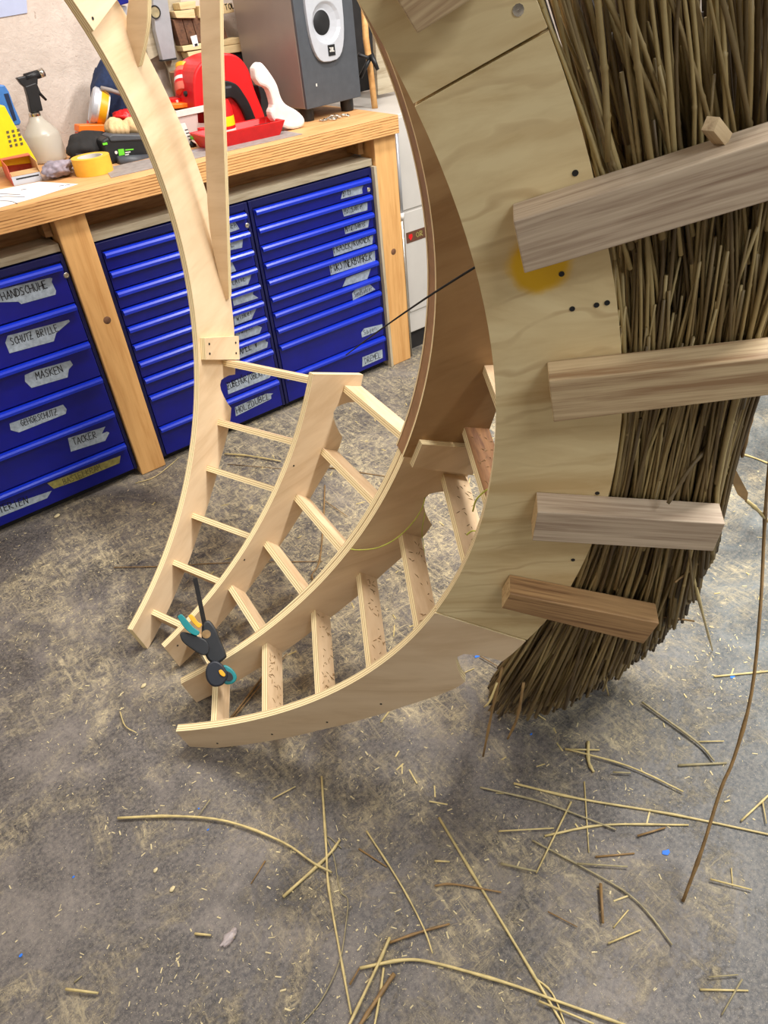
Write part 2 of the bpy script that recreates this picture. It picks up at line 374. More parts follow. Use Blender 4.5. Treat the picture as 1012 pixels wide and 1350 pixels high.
M_['film'] = clear('thin_clear_bag', rgb(230, 216, 214), .38)
M_['dust'] = plain('sawdust', rgb(214, 198, 154), .9, var=.1, sc=200)

# ------------------------------------------------------------------ the room
YW = 3.15
def structure(o): o['kind'] = 'structure'; return o
structure(wbox('floor', -2.6, 4.6, -2.8, YW, -.12, 0, M_['floor']))
o = bpy.data.objects['floor']; me = o.data
for v in me.vertices: v.co.z += -.06
o.location.z += .06; 
structure(wbox('wall_back', -2.6, 4.6, YW, YW + .12, 0, 2.9, M_['wall']))
structure(wbox('wall_left', -2.72, -2.6, -2.8, YW, 0, 2.9, M_['wall2']))
structure(wbox('wall_right', 4.6, 4.72, -2.8, YW, 0, 2.9, M_['wall2']))
structure(wbox('wall_front', -2.6, 4.6, -2.92, -2.8, 0, 2.9, M_['wall2']))
structure(wbox('ceiling', -2.72, 4.72, -2.92, YW + .12, 2.9, 3.0, M_['ceiling']))

# ------------------------------------------------------------------ workbench
wb = thing('workbench', 'long wooden workbench with thick laminated plywood top on square pine posts', 'workbench', (.87, 2.8, 0))
me_top = wbox('worktop', -.2, 1.895, 2.42, YW - .005, .938, 1.0, M_['bench'], wb, .002)
me_top.data.materials.append(M_['benchedge'])
for p in me_top.data.polygons:
    if abs(p.normal.z) < .5: p.material_index = 1
for x0, x1, nm in ((.575, .672, 0), (1.79, 1.893, 0), (-.18, -.08, 0)):
    p = beam('post', ((x0 + x1) / 2, 2.492, 0.001), ((x0 + x1) / 2, 2.492, .937), .095, x1 - x0, M_['pine'], wb, (1, 0, 0), .003)
    for kz, kx, r in (((.47, .0, .013),) if x0 > 0 else ()):
        lathe('knot', [(0, 0), (r, 0), (r * .8, .0012), (0, .0016)], M_['walnut'], p, frame(((x0 + x1) / 2 + (.01 if x0 < 1 else 0), 2.4445, .60 if x0 < 1 else .50), (1, 0, 0), (0, 0, 1), (0, -1, 0)), 14)
for x0, x1 in ((.575, .672), (1.79, 1.893), (-.18, -.08)):
    wbox('post', x0, x1, YW - .11, YW - .012, .001, .937, M_['pine'], wb, .003)
for a, b_ in ((-.08, .57), (.674, 1.788)):
    beam('rail', (a, 2.60, .9), (b_, 2.60, .9), .04, .074, M_['rail'], wb, b=.002)
    beam('shelf_board', (a, 2.60, .853), (b_, 2.60, .853), .27, .024, M_['grayboard'], wb, b=.001)
beam('side_board', (1.7825, 2.49, .001), (1.7825, 2.49, .84), .1, .012, M_['grayboard'], wb, (1, 0, 0))
for c in (.55, 1.755): wbox('brace_block', c, c + .022, 2.5, 2.58, .88, .937, M_['rail'], wb)

# ------------------------------------------------------------------ hand lettering
G = {
'A': [[(0, 0), (.5, 1), (1, 0)], [(.2, .38), (.8, .38)]], 'B': [[(0, 0), (0, 1), (.7, .9), (.7, .6), (0, .52), (.85, .4), (.8, .08), (0, 0)]],
'C': [[(.95, .85), (.5, 1), (.08, .6), (.1, .3), (.5, 0), (.95, .12)]], 'D': [[(0, 0), (0, 1), (.7, .85), (.95, .5), (.7, .1), (0, 0)]],
'E': [[(.9, 1), (0, 1), (0, 0), (.9, 0)], [(0, .52), (.7, .52)]], 'F': [[(.9, 1), (0, 1), (0, 0)], [(0, .52), (.7, .52)]],
'G': [[(.95, .85), (.5, 1), (.05, .5), (.5, 0), (.95, .2), (.95, .5), (.55, .5)]], 'H': [[(0, 0), (0, 1)], [(1, 0), (1, 1)], [(0, .5), (1, .5)]],
'I': [[(.5, 0), (.5, 1)]], 'K': [[(0, 0), (0, 1)], [(.9, 1), (0, .45), (.95, 0)]], 'L': [[(0, 1), (0, 0), (.85, 0)]],
'M': [[(0, 0), (.05, 1), (.5, .4), (.95, 1), (1, 0)]], 'N': [[(0, 0), (0, 1), (1, 0), (1, 1)]],
'O': [[(.5, 0), (.05, .35), (.1, .8), (.5, 1), (.92, .75), (.92, .3), (.5, 0)]], 'P': [[(0, 0), (0, 1), (.8, .92), (.8, .55), (0, .48)]],
'R': [[(0, 0), (0, 1), (.8, .92), (.8, .58), (0, .48), (.95, 0)]], 'S': [[(.9, .9), (.4, 1), (.08, .75), (.85, .35), (.7, .05), (.05, .05)]],
'T': [[(0, 1), (1, 1)], [(.5, 1), (.5, 0)]], 'U': [[(0, 1), (.05, .2), (.5, 0), (.95, .2), (1, 1)]], 'V': [[(0, 1), (.45, 0), (1, 1)]],
'Z': [[(0, 1), (1, 1), (0, 0), (1, 0)], [(.2, .5), (.8, .5)]], '/': [[(.2, -.25), (.8, 1.2)]], ' ': [], 'J': [[(.2, 1), (.9, 1), (.8, .2), (.4, 0), (.05, .2)]],
'a': [[(.8, .55), (.3, .6), (.1, .2), (.5, 0), (.8, .3), (.8, .6), (.9, 0)]], 'b': [[(.1, 1), (.1, 0), (.7, .05), (.8, .4), (.1, .5)]],
'c': [[(.8, .5), (.3, .6), (.1, .25), (.4, 0), (.8, .08)]], 'e': [[(.1, .3), (.8, .35), (.6, .6), (.2, .5), (.15, .1), (.8, .05)]],
'h': [[(.1, 1), (.1, 0)], [(.1, .4), (.6, .6), (.75, 0)]], 'i': [[(.5, .6), (.5, 0)], [(.5, .82), (.5, .9)]], 'k': [[(.1, 1), (.1, 0)], [(.7, .6), (.1, .3), (.8, 0)]],
'l': [[(.4, 1), (.4, 0)]], 'm': [[(0, 0), (.05, .6), (.45, .55), (.5, 0)], [(.5, .5), (.9, .6), (.95, 0)]], 'n': [[(.1, 0), (.1, .6), (.7, .55), (.8, 0)]],
'o': [[(.5, 0), (.1, .3), (.5, .6), (.85, .3), (.5, 0)]], 'p': [[(.1, .6), (.1, -.35)], [(.1, .55), (.8, .5), (.7, .05), (.1, 0)]],
'r': [[(.2, 0), (.2, .6), (.75, .55)]], 's': [[(.75, .55), (.2, .55), (.75, .15), (.15, 0)]], 't': [[(.4, .95), (.4, 0), (.7, 0)], [(.1, .62), (.8, .62)]],
'u': [[(.1, .6), (.15, .05), (.75, .1), (.8, .6)]], 'w': [[(0, .6), (.25, 0), (.5, .5), (.75, 0), (1, .6)]], 'z': [[(.1, .6), (.8, .6), (.1, 0), (.85, 0)]], 'g': [[(.8, .55), (.2, .5), (.2, .1), (.8, .1)], [(.8, .6), (.8, -.3), (.2, -.3)]]}
for up, dn in (('Ä', 'A'), ('Ö', 'O'), ('Ü', 'U')): G[up] = G[dn] + [[(.25, 1.15), (.3, 1.25)], [(.7, 1.15), (.75, 1.25)]]
G['ä'] = G['a'] + [[(.25, .8), (.3, .88)], [(.65, .8), (.7, .88)]]
def lettering(text, a, b, h, pen, mat, parent, M, jit=.05, name='lettering'):
    """strokes in the local xy plane of M from point a to point b, letters h tall"""
    a = np.array(a, float); b = np.array(b, float); L = np.linalg.norm(b - a); e = (b - a) / L; f = np.array([-e[1], e[0]])
    adv = L / len(text); vs = []; fs = []; r = random.Random(len(text) * 31 + ord(text[0]))
    for i, ch in enumerate(text):
        o0 = a + e * adv * (i + .1) + f * r.uniform(-jit, jit) * h; sl = r.uniform(-.08, .12)
        for st in G.get(ch, []):
            P = [o0 + e * (x * adv * .76 + y * h * sl) + f * y * h for x, y in st]
            for p, q in zip(P[:-1], P[1:]):
                d = q - p; d = d / (np.linalg.norm(d) + 1e-9); n = np.array([-d[1], d[0]]) * pen / 2; k = len(vs)
                p2, q2 = p - d * pen * .3, q + d * pen * .3
                vs += [(*(p2 - n), 0), (*(q2 - n), 0), (*(q2 + n), 0), (*(p2 + n), 0)]; fs.append((k, k + 1, k + 2, k + 3))
    if vs: return mk(name, vs, fs, mat, parent, M)

# ------------------------------------------------------------------ drawer cabinets
YC = 2.46
def cabinet(label, x0, x1, zs, tapes, lock, yoff=0.0):
    t = thing('drawer_cabinet', label, 'cabinet', ((x0 + x1) / 2, YC + .3, 0), 'blue steel drawer cabinets under the bench')
    wbox('body', x0, x1, YC + .006, 3.0, .03, .836, M_['bluedark'], t, .002)
    wbox('plinth', x0 + .01, x1 - .01, YC + .03, 2.98, .0, .03, M_['black2'], t)
    for sx in (x0, x1 - .012): wbox('side_frame', sx, sx + .012, YC - .002, YC + .006, .03, .836, M_['bluedark'], t, .001)
    wbox('top_frame', x0 + .012, x1 - .012, YC - .002, YC + .006, zs[0] + .012, .836, M_['bluedark'], t, .001)
    zz = zs + [.035]; drs = []
    for i in range(len(zs)):
        top = zz[i] + .006; bot = zz[i + 1] + .010 if i < len(zs) - 1 else .034
        d = wbox('drawer', x0 + .014, x1 - .014, YC - .004, YC + .006, bot, top, M_['blue'], t, .0015); drs.append(d)
        # grip strip: rounded lip along the drawer's top edge
        prof = [(0, .006), (-.013, .004), (-.017, -.002), (-.016, -.011), (-.011, -.013), (-.010, -.006), (0, -.006)]
        Mh = frame((x0 + .017, YC - .004, zz[i]), (0, 1, 0), (0, 0, 1), (1, 0, 0))
        prism('grip_strip', prof, x1 - x0 - .034, M_['bluehandle'], d, Mh)
    if lock:
        q = onY(lock, YC - .004)
        lathe('lock', [(.0085, 0), (.0085, .003), (.006, .0045), (.0028, .0045), (.0028, .002), (0, .002)], M_['chrome'], drs[0], frame(q, (1, 0, 0), (0, 0, 1), (0, -1, 0)), 16)
    for (i, poly, mt, txt, ta, tb, h) in tapes:
        P = [onY(p, YC - .0045) for p in poly]; c = np.mean(P, axis=0); c[1] = YC - .0042
        M = frame(c, (1, 0, 0), (0, 0, 1), (0, -1, 0))
        prism('label_tape', [(p[0] - c[0], p[2] - c[2]) for p in P], .0008, mt, drs[i], M)
        if txt:
            A = onY(ta, YC - .005) - c; B = onY(tb, YC - .005) - c; D = np.linalg.norm(onY(ta, YC) - CAM)
            M2 = M.copy(); M2.translation = M2.translation + Vector((0, -.0011, 0))
            lettering(txt, (A[0], A[2]), (B[0], B[2]), h * D / F_ * 1.25, max(.0016, h * .00038), M_['inkf'] if mt is M_['tapey'] else M_['ink'], drs[i], M2)
    return t
T, TY = M_['tape'], M_['tapey']
cabinet('wide blue drawer cabinet left of the first post, six deep drawers', .016, .5705, [.803, .674, .543, .413, .279, .144], [
 (0, [(-14, 385), (66, 366), (69, 367), (68, 371.5), (73.8, 383.4), (73, 388.4), (28, 400.8), (24, 397.6), (-14, 399)], T, 'HANDSCHUHE', (3, 396), (64, 379.5), 7),
 (1, [(10, 442.7), (7, 452), (12.5, 465.8), (71, 449.8), (74, 439), (92, 423.7), (90.7, 421.5)], T, 'SCHUTZ BRILLE', (15, 455), (78, 436.5), 6.6),
 (2, [(32.6, 494.5), (33, 503), (41.5, 511.4), (89, 497.4), (90.7, 486.8), (96, 480.8), (92.5, 475.3), (47.4, 488)], T, 'MASKEN', (48, 501), (84, 490), 7),
 (3, [(12.5, 558.5), (14, 567), (25, 570), (86.6, 545.5), (87.8, 539.5), (83, 533.4), (71, 537.7)], T, 'GEHÖRSCHUTZ', (28, 562), (76, 546), 6),
 (4, [(89.5, 577.6), (93.4, 595.4), (138.7, 581), (144, 570.5), (141, 569), (134, 572), (138.7, 562.5)], T, 'TACKER', (97, 587), (128, 576.5), 7),
 (5, [(62, 637), (71, 644.3), (101.4, 633.6), (157.4, 610.5), (158.8, 600.7)], TY, 'BASTELKRAM', (84, 639), (134, 618.5), 6),
 (5, [(-12, 672), (-12, 686), (62, 656.7), (68, 647), (26.7, 661)], T, 'BATTERIEN', (-20, 683), (38, 663), 7.5)], (87, 362.6))
ZS = [.800, .737, .671, .608, .545, .480, .416, .352, .281, .148]
cabinet('middle blue drawer cabinet with ten slim drawers, half hidden by tall curved rib', .676, 1.228, ZS, [
 (0, [(290, 300), (292, 309), (304, 306), (315.5, 302), (309.5, 292)], T, 'Flach', (288, 307), (314, 299), 5),
 (1, [(320, 314.5), (319, 326.4), (298, 331), (298, 319)], T, 'WL', (298, 328), (310, 324), 4.5),
 (2, [(296, 345), (305, 344), (311, 357), (296, 362)], T, None, 0, 0, 0),
 (3, [(331.5, 359), (330, 366.6), (326.7, 375), (304, 381.4), (298, 371)], T, 'PLATTE', (303, 377), (324, 370), 5),
 (4, [(333.8, 384.4), (333, 388), (340.4, 392.7), (308, 403.4), (306, 393)], T, None, 0, 0, 0),
 (5, [(338.6, 404.7), (331.5, 420.7), (309, 429), (308, 415.5)], T, 'winkel', (312, 423), (333, 414), 5.5),
 (6, [(336.8, 428.4), (345, 431.4), (342, 439.7), (311, 449.6), (310, 439)], T, 'lampen', (314, 441), (334, 433), 5),
 (7, [(349, 445), (350, 450), (353, 451), (352, 458), (310, 475), (310, 460)], T, 'STAPEL V', (308, 471), (340, 457), 8),
 (8, [(299, 506.6), (300.7, 519.7), (355, 498), (362, 487.7), (354, 483)], T, 'ZUBEHÖR/OBERFR', (300, 513.5), (352, 493), 7.5),
 (9, [(309.5, 536.9), (310.7, 548.7), (357.5, 525.6), (357, 521), (360, 518.5), (350, 519)], T, 'HOLZDÜBEL', (312, 546), (356, 525), 7)], (325.5, 297))
cabinet('blue drawer cabinet at the right end of the bench, ten slim drawers all in view', 1.2325, 1.7755, ZS, [
 (0, [(452, 250.8), (449, 262.4), (477.7, 255), (477, 249), (478.6, 244.4)], T, 'Bits', (452, 259), (463, 255.5), 6),
 (1, [(450.7, 275.9), (453.3, 285.5), (484, 277), (484, 266.9)], T, 'Holzbohrer', (454, 282.5), (479, 274.5), 6),
 (2, [(453.7, 300.3), (455, 308.6), (485, 299.6), (486.3, 289.4)], T, 'Metallbohrer', (455.5, 306), (482, 297.5), 6),
 (3, [(438, 324.7), (440, 338), (490.6, 321.5), (491.5, 310)], T, 'FRÄSER/KÖRNER', (440, 333.5), (488, 318), 7.5),
 (4, [(433.7, 349), (436, 362.6), (494.4, 344), (493.8, 330.5)], T, 'FORSTNERBOHRER', (436, 359.5), (490, 341.5), 8.5),
 (5, [(456.3, 366.4), (451.4, 378), (484, 367.7), (488.6, 354)], T, None, 0, 0, 0),
 (6, [(464, 387), (465, 396), (494.5, 381.6), (487, 374.5), (468, 381.6)], T, 'Senkbohrer', (467, 392), (491, 382.5), 5.5),
 (8, [(476, 438.5), (477, 444.9), (504.3, 433.8), (503.6, 427.5), (480, 433)], T, 'Sägen', (479, 442), (497, 434.5), 5),
 (9, [(477.5, 471), (477.5, 483.6), (504.3, 471.7), (503.6, 460.7)], T, 'DREMEL', (481, 479.5), (502, 470.5), 6)], (485.5, 250))

# ------------------------------------------------------------------ the dome frame: ribs on the meridians of one leaning sphere
PAR = dict(zc=.99526, R=.9628, r0=.217, az=dict(A=.5198, B=.08323, C=-.36583, D=-.79227))
P0 = np.array([-.04604, 1.43643, 0]); AX = np.array([-.19919191, -.01383292, .97986287])
E1 = np.array([.97995663, 0, .19921097]); E2 = np.array([-.00275567, .99990432, .01355566])
def pln(az):
    d = math.cos(az) * E1 + math.sin(az) * E2; return d, np.cross(AX, d)
def polar(az, r, ph, off=0.0):
    """point at radius r and latitude ph (degrees) of the meridian plane az, off metres behind it"""
    d, N = pln(az); p = math.radians(ph)
    return P0 + PAR['zc'] * AX + PAR['r0'] * d + r * (math.cos(p) * d + math.sin(p) * AX) + off * N
def st(r, ph): p = math.radians(ph); return (PAR['r0'] + r * math.cos(p), PAR['zc'] + r * math.sin(p))
def topolar(px, az):
    d, N = pln(az); X = hit(px, P0, N); v = X - (P0 + PAR['zc'] * AX + PAR['r0'] * d); return np.linalg.norm(v), math.degrees(math.atan2(v @ AX, v @ d))
def MP(az, off=0.0):
    d, N = pln(az); return frame(P0 + off * N, d, AX, N)
OUT = [(-86, 1.056), (-75, 1.058), (-65, 1.063), (-58, 1.078), (-52, 1.094), (-47.5, 1.114), (-45.2, 1.122), (-43.6, 1.122), (-43.0, 1.104), (-41.9, 1.082), (-40.9, 1.067), (-40.1, 1.062), (-39.3, 1.067), (-38.9, 1.082), (-38.5, 1.105), (-38.3, 1.138), (-36.6, 1.140), (-34.4, 1.140),
       (-31, 1.142), (-26, 1.140), (-20, 1.134), (-14, 1.128), (-7.5, 1.120), (0, 1.108), (6, 1.100), (15.7, 1.094), (25, 1.088), (40, 1.08), (55, 1.075), (70, 1.07)]
def outr(ph): return float(np.interp(ph, [a for a, _ in OUT], [b for _, b in OUT]))
def sector(ph0, ph1, rin=None, dr=0.0, base=False):
    rin = rin or PAR['R']; n = max(6, int(abs(ph1 - ph0) / 1.6))
    inner = [st(rin, a) for a in np.linspace(ph0, ph1, n)]
    phs = sorted(set([a for a, _ in OUT if ph0 < a < ph1] + list(np.linspace(ph0, ph1, n))))
    if ph0 < -38: phs = [a for a in phs if not (-45.2 < a < -38.3 and a not in [b for b, _ in OUT])]
    outer = [st(outr(a) + dr, a) for a in phs]
    if base:  # foot sawn off upright, standing on the floor
        inner = [(s_, t_) for s_, t_ in inner if s_ > .312]; outer = [(s_, t_) for s_, t_ in outer if s_ > .312]
        zi = PAR['zc'] - math.sqrt(rin ** 2 - (.312 - PAR['r0']) ** 2); zo = PAR['zc'] - math.sqrt(1.056 ** 2 - (.312 - PAR['r0']) ** 2)
        inner = [(.311, zi)] + inner; outer = [(.311, zo)] + outer
    return inner + outer[::-1]
dome = thing('dome_frame', 'large curved birch plywood rib frame standing on the floor, ribs joined by rungs', 'wooden frame', (.25, 1.4, 0))
TH = .018
def plate(az, poly, off=0.0, th=TH, mat=None, name='curved_rib', edge=True):
    return prism(name, poly, th, mat or M_['ply'], dome, MP(az, off), M_['edge'] if edge else None)
AZ = PAR['az']
# plate A (tall one in front of the cabinets)
ribA = plate(AZ['A'], sector(-86, -34.4, base=True)); ribA2 = plate(AZ['A'], sector(-34.4, 15.7)); plate(AZ['A'], sector(15.7, 62))
ribB = plate(AZ['B'], sector(-86, -34.4, base=True))
# plate C is doubled: two skins with a brown packing between
ribC = plate(AZ['C'], sector(-86, -34.4, base=True), 0, .018); tf = lambda ph: min(1.0, max(.03, (ph + 76) / 38))
def tapered(o_, off):
    # the second skin is a tail that thins out towards the foot
    for v in o_.data.vertices:
        ph = math.degrees(math.atan2(v.co.y - PAR['zc'], v.co.x - PAR['r0'])); v.co.z = .018 + (off + v.co.z - .018) * tf(ph) - off
tapered(plate(AZ['C'], sector(-74, -34.4, PAR['R'] + .004, -.004), .018, .0035, M_['core'], 'packing_strip', False), .018)
tapered(plate(AZ['C'], sector(-74, -34.4), .0215, .0185), .0215)
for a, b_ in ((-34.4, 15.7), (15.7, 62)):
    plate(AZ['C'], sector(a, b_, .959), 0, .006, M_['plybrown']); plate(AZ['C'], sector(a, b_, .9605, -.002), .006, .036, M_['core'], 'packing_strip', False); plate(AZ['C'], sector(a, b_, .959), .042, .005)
ribD = plate(AZ['D'], sector(-86, -34.3, base=True)); ribD2 = plate(AZ['D'], sector(-34.05, 15.62), mat=M_['panel']); ribD3 = plate(AZ['D'], sector(15.8, 62), mat=M_['panel'])
# rungs
RG = [(-79.9, 1.0), (-71.1, .996), (-62.5, 1.012), (-54.1, 1.031), (-46.2, 1.057), (-36.5, 1.074), (-29.9, 1.076), (-22.0, 1.079)]
def rung(azn, azf, ph, rin, rout, toff, mat, name='rung'):
    vs = []; Mo = polar(azn, rin, ph, toff); c = Vector(Mo)
    e = V(polar(azf, rin, ph)) - c; rad = V(polar((azn + azf) / 2, rin + .05, ph)) - V(polar((azn + azf) / 2, rin, ph))
    y = rad.normalized(); x = e.normalized(); z = x.cross(y)
    M = frame(c, x, y, z); Mi = M.inverted(); hw = math.degrees(.0085 / rin)
    for az_, off in ((azn, toff), (azf, -.0)):
        for r_ in (rin, rout):
            for dp in (-hw, hw): vs.append(Mi @ V(polar(az_, r_, ph + dp * rin / r_, off)))
    fs = [(0, 1, 3, 2), (4, 6, 7, 5), (0, 4, 5, 1), (2, 3, 7, 6), (0, 2, 6, 4), (1, 5, 7, 3)]
    return mk(name, vs, fs, mat, dome, M, slots=[M_['edge']], idx=[1, 1, 1, 1, 0, 0])
rungsCD = []
for i, (ph, rin) in enumerate(RG):
    ro = outr(ph) - .004 if ph != -36.5 else 1.138
    if i < 6:
        rung(AZ['B'], AZ['A'], ph, rin, ro, TH, M_['rung']); rung(AZ['C'], AZ['B'], ph, rin, ro, .018 + .022 * (tf(ph) if ph > -74 else 0), M_['rung'])
    rungsCD.append(rung(AZ['D'], AZ['C'], ph, rin, ro, TH, M_['rung_dark'] if i == 6 else M_['rung']))
# splice plates over the rib joints, with screws
def splice(az, r0, r1, p0, p1, off, parent=dome, screws=True):
    poly = [st(r0, p1), st(r1, p1), st(r1, p0), st(r0, p0)]
    o_ = prism('splice_plate', poly, .018, M_['ply'], dome, MP(az, off), M_['edge'])
    if screws:
        for r_ in (r0 + .018, r1 - .018):
            for p_ in (p0 + 1.0, p1 - 1.0):
                s, t_ = st(r_, p_); d, N = pln(az)
                lathe('screw', [(0, -.0004), (.0035, -.0004), (.0035, -.001), (.002, -.0012), (0, -.0006)], M_['black'], o_, MP(az, off) @ Matrix.Translation((s, t_, 0)), 10)
    return o_
splice(AZ['A'], .973, 1.138, -36.0, -32.4, -.018); splice(AZ['A'], .953, 1.12, 13.9, 22, -.018); splice(AZ['C'], .981, 1.137, -35.2, -31.6, -.018, screws=False)
splice(AZ['D'], .975, 1.12, -38.0, -31.0, TH, screws=False); splice(AZ['D'], .985, 1.09, 12.0, 19.5, TH, screws=False)
def screws(az, pxs, parent, mat, r=.0032):
    d, N = pln(az)
    for p in pxs:
        X = hit(p, P0, N) - P0
        lathe('screw', [(0, -.0006), (r * .5, -.0004), (r, -.0008), (r, .0)], mat, parent, MP(az) @ Matrix.Translation((X @ d, X @ AX, 0)), 10)
screws(AZ['D'], [(758, 228), (754, 407), (786, 402), (800, 399), (740, 361), (787, 650), (755, 738)], ribD2, M_['black'])
screws(AZ['D'], [(683, 13)], ribD3, M_['chrome'], .005)
screws(AZ['D'], [(286.5, 980), (358.5, 968), (431, 952), (502, 928)], ribD, M_['black'], .0025)
screws(AZ['B'], [(387, 614), (322, 738), (234, 851)], ribB, M_['black'], .0025)
# the two curved struts that meet rib A
def strut(left, right, base_px, tilt):
    d, N = pln(AZ['A']); X0 = hit(base_px, P0, N) - .022 * N
    vd = ray(base_px); vd = np.array([vd[0], vd[1], 0]); vd /= np.linalg.norm(vd)
    a = math.radians(tilt); n = np.array([vd[0] * math.cos(a) - vd[1] * math.sin(a), vd[0] * math.sin(a) + vd[1] * math.cos(a), 0])
    x = np.array([n[1], -n[0], 0]); z = np.array([0, 0, 1.])
    M = frame(X0, x, z, -n); poly = []
    for p in cr(left, 4) + cr(right[::-1], 4):
        X = hit(p, X0, n) - X0; poly.append((X @ x, X @ z))
    return prism('curved_strut', poly, -.018, M_['ply'], dome, M, M_['edge'])
strut([(262, -40), (263, 0), (265.5, 75), (270, 180), (276, 300), (296, 397)], [(289, -40), (289.5, 0), (291, 90), (295.5, 210), (298.5, 300), (301.5, 393)], (298, 396), -33)
strut([(173, -30), (169.5, 0), (166.5, 30), (171, 60), (180, 90)], [(196, -30), (194.4, 0), (193.5, 30), (189, 60), (183, 87)], (182, 88), -33)

# ------------------------------------------------------------------ battens screwed over the reed on the front panel
dD, ND = pln(AZ['D'])
def batten(front, depth, mat, endmat):
    X = [hit(p, P0 - depth * ND, ND) for p in front]     # TL TR BR BL on the front face
    x = X[1] - X[0]; x /= np.linalg.norm(x); y = np.cross(-ND, x)
    M = frame(X[0], x, y, -ND); poly = [((p - X[0]) @ x, (p - X[0]) @ y) for p in X]
    o_ = prism('batten', poly, -(depth - .0005), mat, dome, M, b=.0015)
    o_.data.materials.append(endmat)
    for p in o_.data.polygons:
        if abs(p.normal.x) > .8: p.material_index = 1
    return o_
batten([(676, 292), (1075, 166), (1075, 247), (691, 361)], .040, M_['glue_grey'], M_['end'])
batten([(723, 503), (1080, 465), (1080, 513), (729.5, 557)], .040, M_['glue'], M_['end'])
batten([(708, 675), (956, 691), (940, 727), (701, 713)], .040, M_['glue_grey'], M_['end'])
batten([(672, 783), (869, 822), (848, 849), (661, 802)], .040, M_['glue_brown'], M_['end'])
batten([(512, -18), (600, -85), (640, -12), (549.5, 45)], .040, M_['glue'], M_['end'])
beam('peg', hit((936, 163), P0 - .03 * ND, ND), hit((953, 184), P0 - .012 * ND, ND), .012, .012, M_['glue'], dome)

# ------------------------------------------------------------------ thatch
th = thing('reed_thatch', 'thick bundle of brown dry reed packed behind the front panel and under the battens', 'reed thatch', tuple(polar(AZ['D'] + .1, 1.2, -30)))
TM = WM[th.name]; TMi = TM.inverted()
LX = [(-300, 640), (-60, 690), (0, 706), (153, 757), (330, 805), (475, 820), (550, 821), (660, 802), (725, 777), (775, 749), (821, 714), (870, 662), (935, 626), (980, 600)]
RX = [(-300, 1110), (-60, 1085), (150, 1066), (330, 1038), (440, 1012), (530, 984), (600, 962), (700, 948), (760, 942), (830, 943), (935, 940), (980, 935)]
YE = [(0, 897), (.1, 925), (.3, 934), (.5, 893), (.7, 836), (.85, 782), (1, 705)]
ip = lambda T_, x: float(np.interp(x, [a for a, _ in T_], [b for _, b in T_]))
dT, NTn = pln(AZ['D'])
def path(u, yv, off): return hit((ip(LX, yv) + (ip(RX, yv) - ip(LX, yv)) * u, yv), P0 + off * NTn, NTn)
def reed_pts(u, ytip, lpx, off, bend, ut):
    """a nearly straight reed between two points of the mat that fills the space outside the rib, off metres behind the panel face"""
    A = path(u, ytip, off); u2 = min(1.01, max(.015, u + ut)); u = max(.012, u); y2 = ytip - lpx; B = path(u2, y2, max(.005, off + random.uniform(-.015, .015)))
    mids = [path(u + (u2 - u) * t, ytip - lpx * t, off) for t in (.25, .5, .75)]
    out = [A]
    for t, m in zip((.25, .5, .75), mids):
        L_ = A * (1 - t) + B * t; out.append(L_ * .35 + m * .65 + dT * bend * 4 * t * (1 - t))
    return out + [B]
def reed_geo(pts, r, n=5):
    P = []; R = []
    L = np.linalg.norm(pts[-1] - pts[0]); k = random.randint(1, 2); joints = sorted(random.uniform(.1, .9) for _ in range(k))
    P_, ts = cr(pts, 2), None; m = len(P_); base = [(i / (m - 1), P_[i], r * (1.0 - .35 * i / (m - 1))) for i in range(m)]
    for j in joints:
        f = j * (m - 1); i = int(f); q = P_[i] * (1 - f + i) + P_[i + 1] * (f - i); rr = r * (1 - .35 * j); e = .0035 / L
        base += [(j - e, q - (P_[i + 1] - P_[i]) / np.linalg.norm(P_[i + 1] - P_[i]) * .0035, rr), (j, q, rr * 1.28), (j + e, q + (P_[i + 1] - P_[i]) / np.linalg.norm(P_[i + 1] - P_[i]) * .0035, rr * .97)]
    base.sort(key=lambda q: q[0])
    return tube_geo([b[1] for b in base], [b[2] for b in base], n)
def pick():
    u = random.uniform(.0, 1.0); c = random.random(); ye = ip(YE, max(0, u))
    if c < .58: yt = ye + random.gauss(0, 9)
    elif c < .72: yt = ye - random.uniform(10, 160)
    else: yt = random.choice([230, 330, 520, 700]) + random.gauss(0, 28); yt = min(yt, ye)
    return u, yt
for i in range(290):
    u, yt = pick()
    g = reed_geo(reed_pts(u, yt, random.uniform(330, 620), random.uniform(.004, .035), random.uniform(-.012, .012), random.gauss(0, .15)), random.uniform(.0021, .0036), 6)
    mk('reed', [TMi @ Vector(v) for v in g[0]], g[1], M_['reed'], th, TM.copy(), True)
def bundle(n, offr, rr, mat, name, ns=5):
    vs = []; fs = []
    for i in range(n):
        u, yt = pick()
        g = reed_geo(reed_pts(u, yt, random.uniform(280, 520), random.uniform(*offr), random.uniform(-.01, .01), random.gauss(0, .08)), random.uniform(*rr), ns)
        k = len(vs); vs += [TMi @ Vector(v) for v in g[0]]; fs += [tuple(q + k for q in f) for f in g[1]]
    return tag(mk(name, vs, fs, mat, th, TM.copy(), True), kind='stuff')
bundle(520, (.025, .08), (.0022, .0036), M_['reed'], 'packed_reeds')
bundle(1300, (.06, .30), (.0026, .004), M_['reedback'], 'packed_reeds')

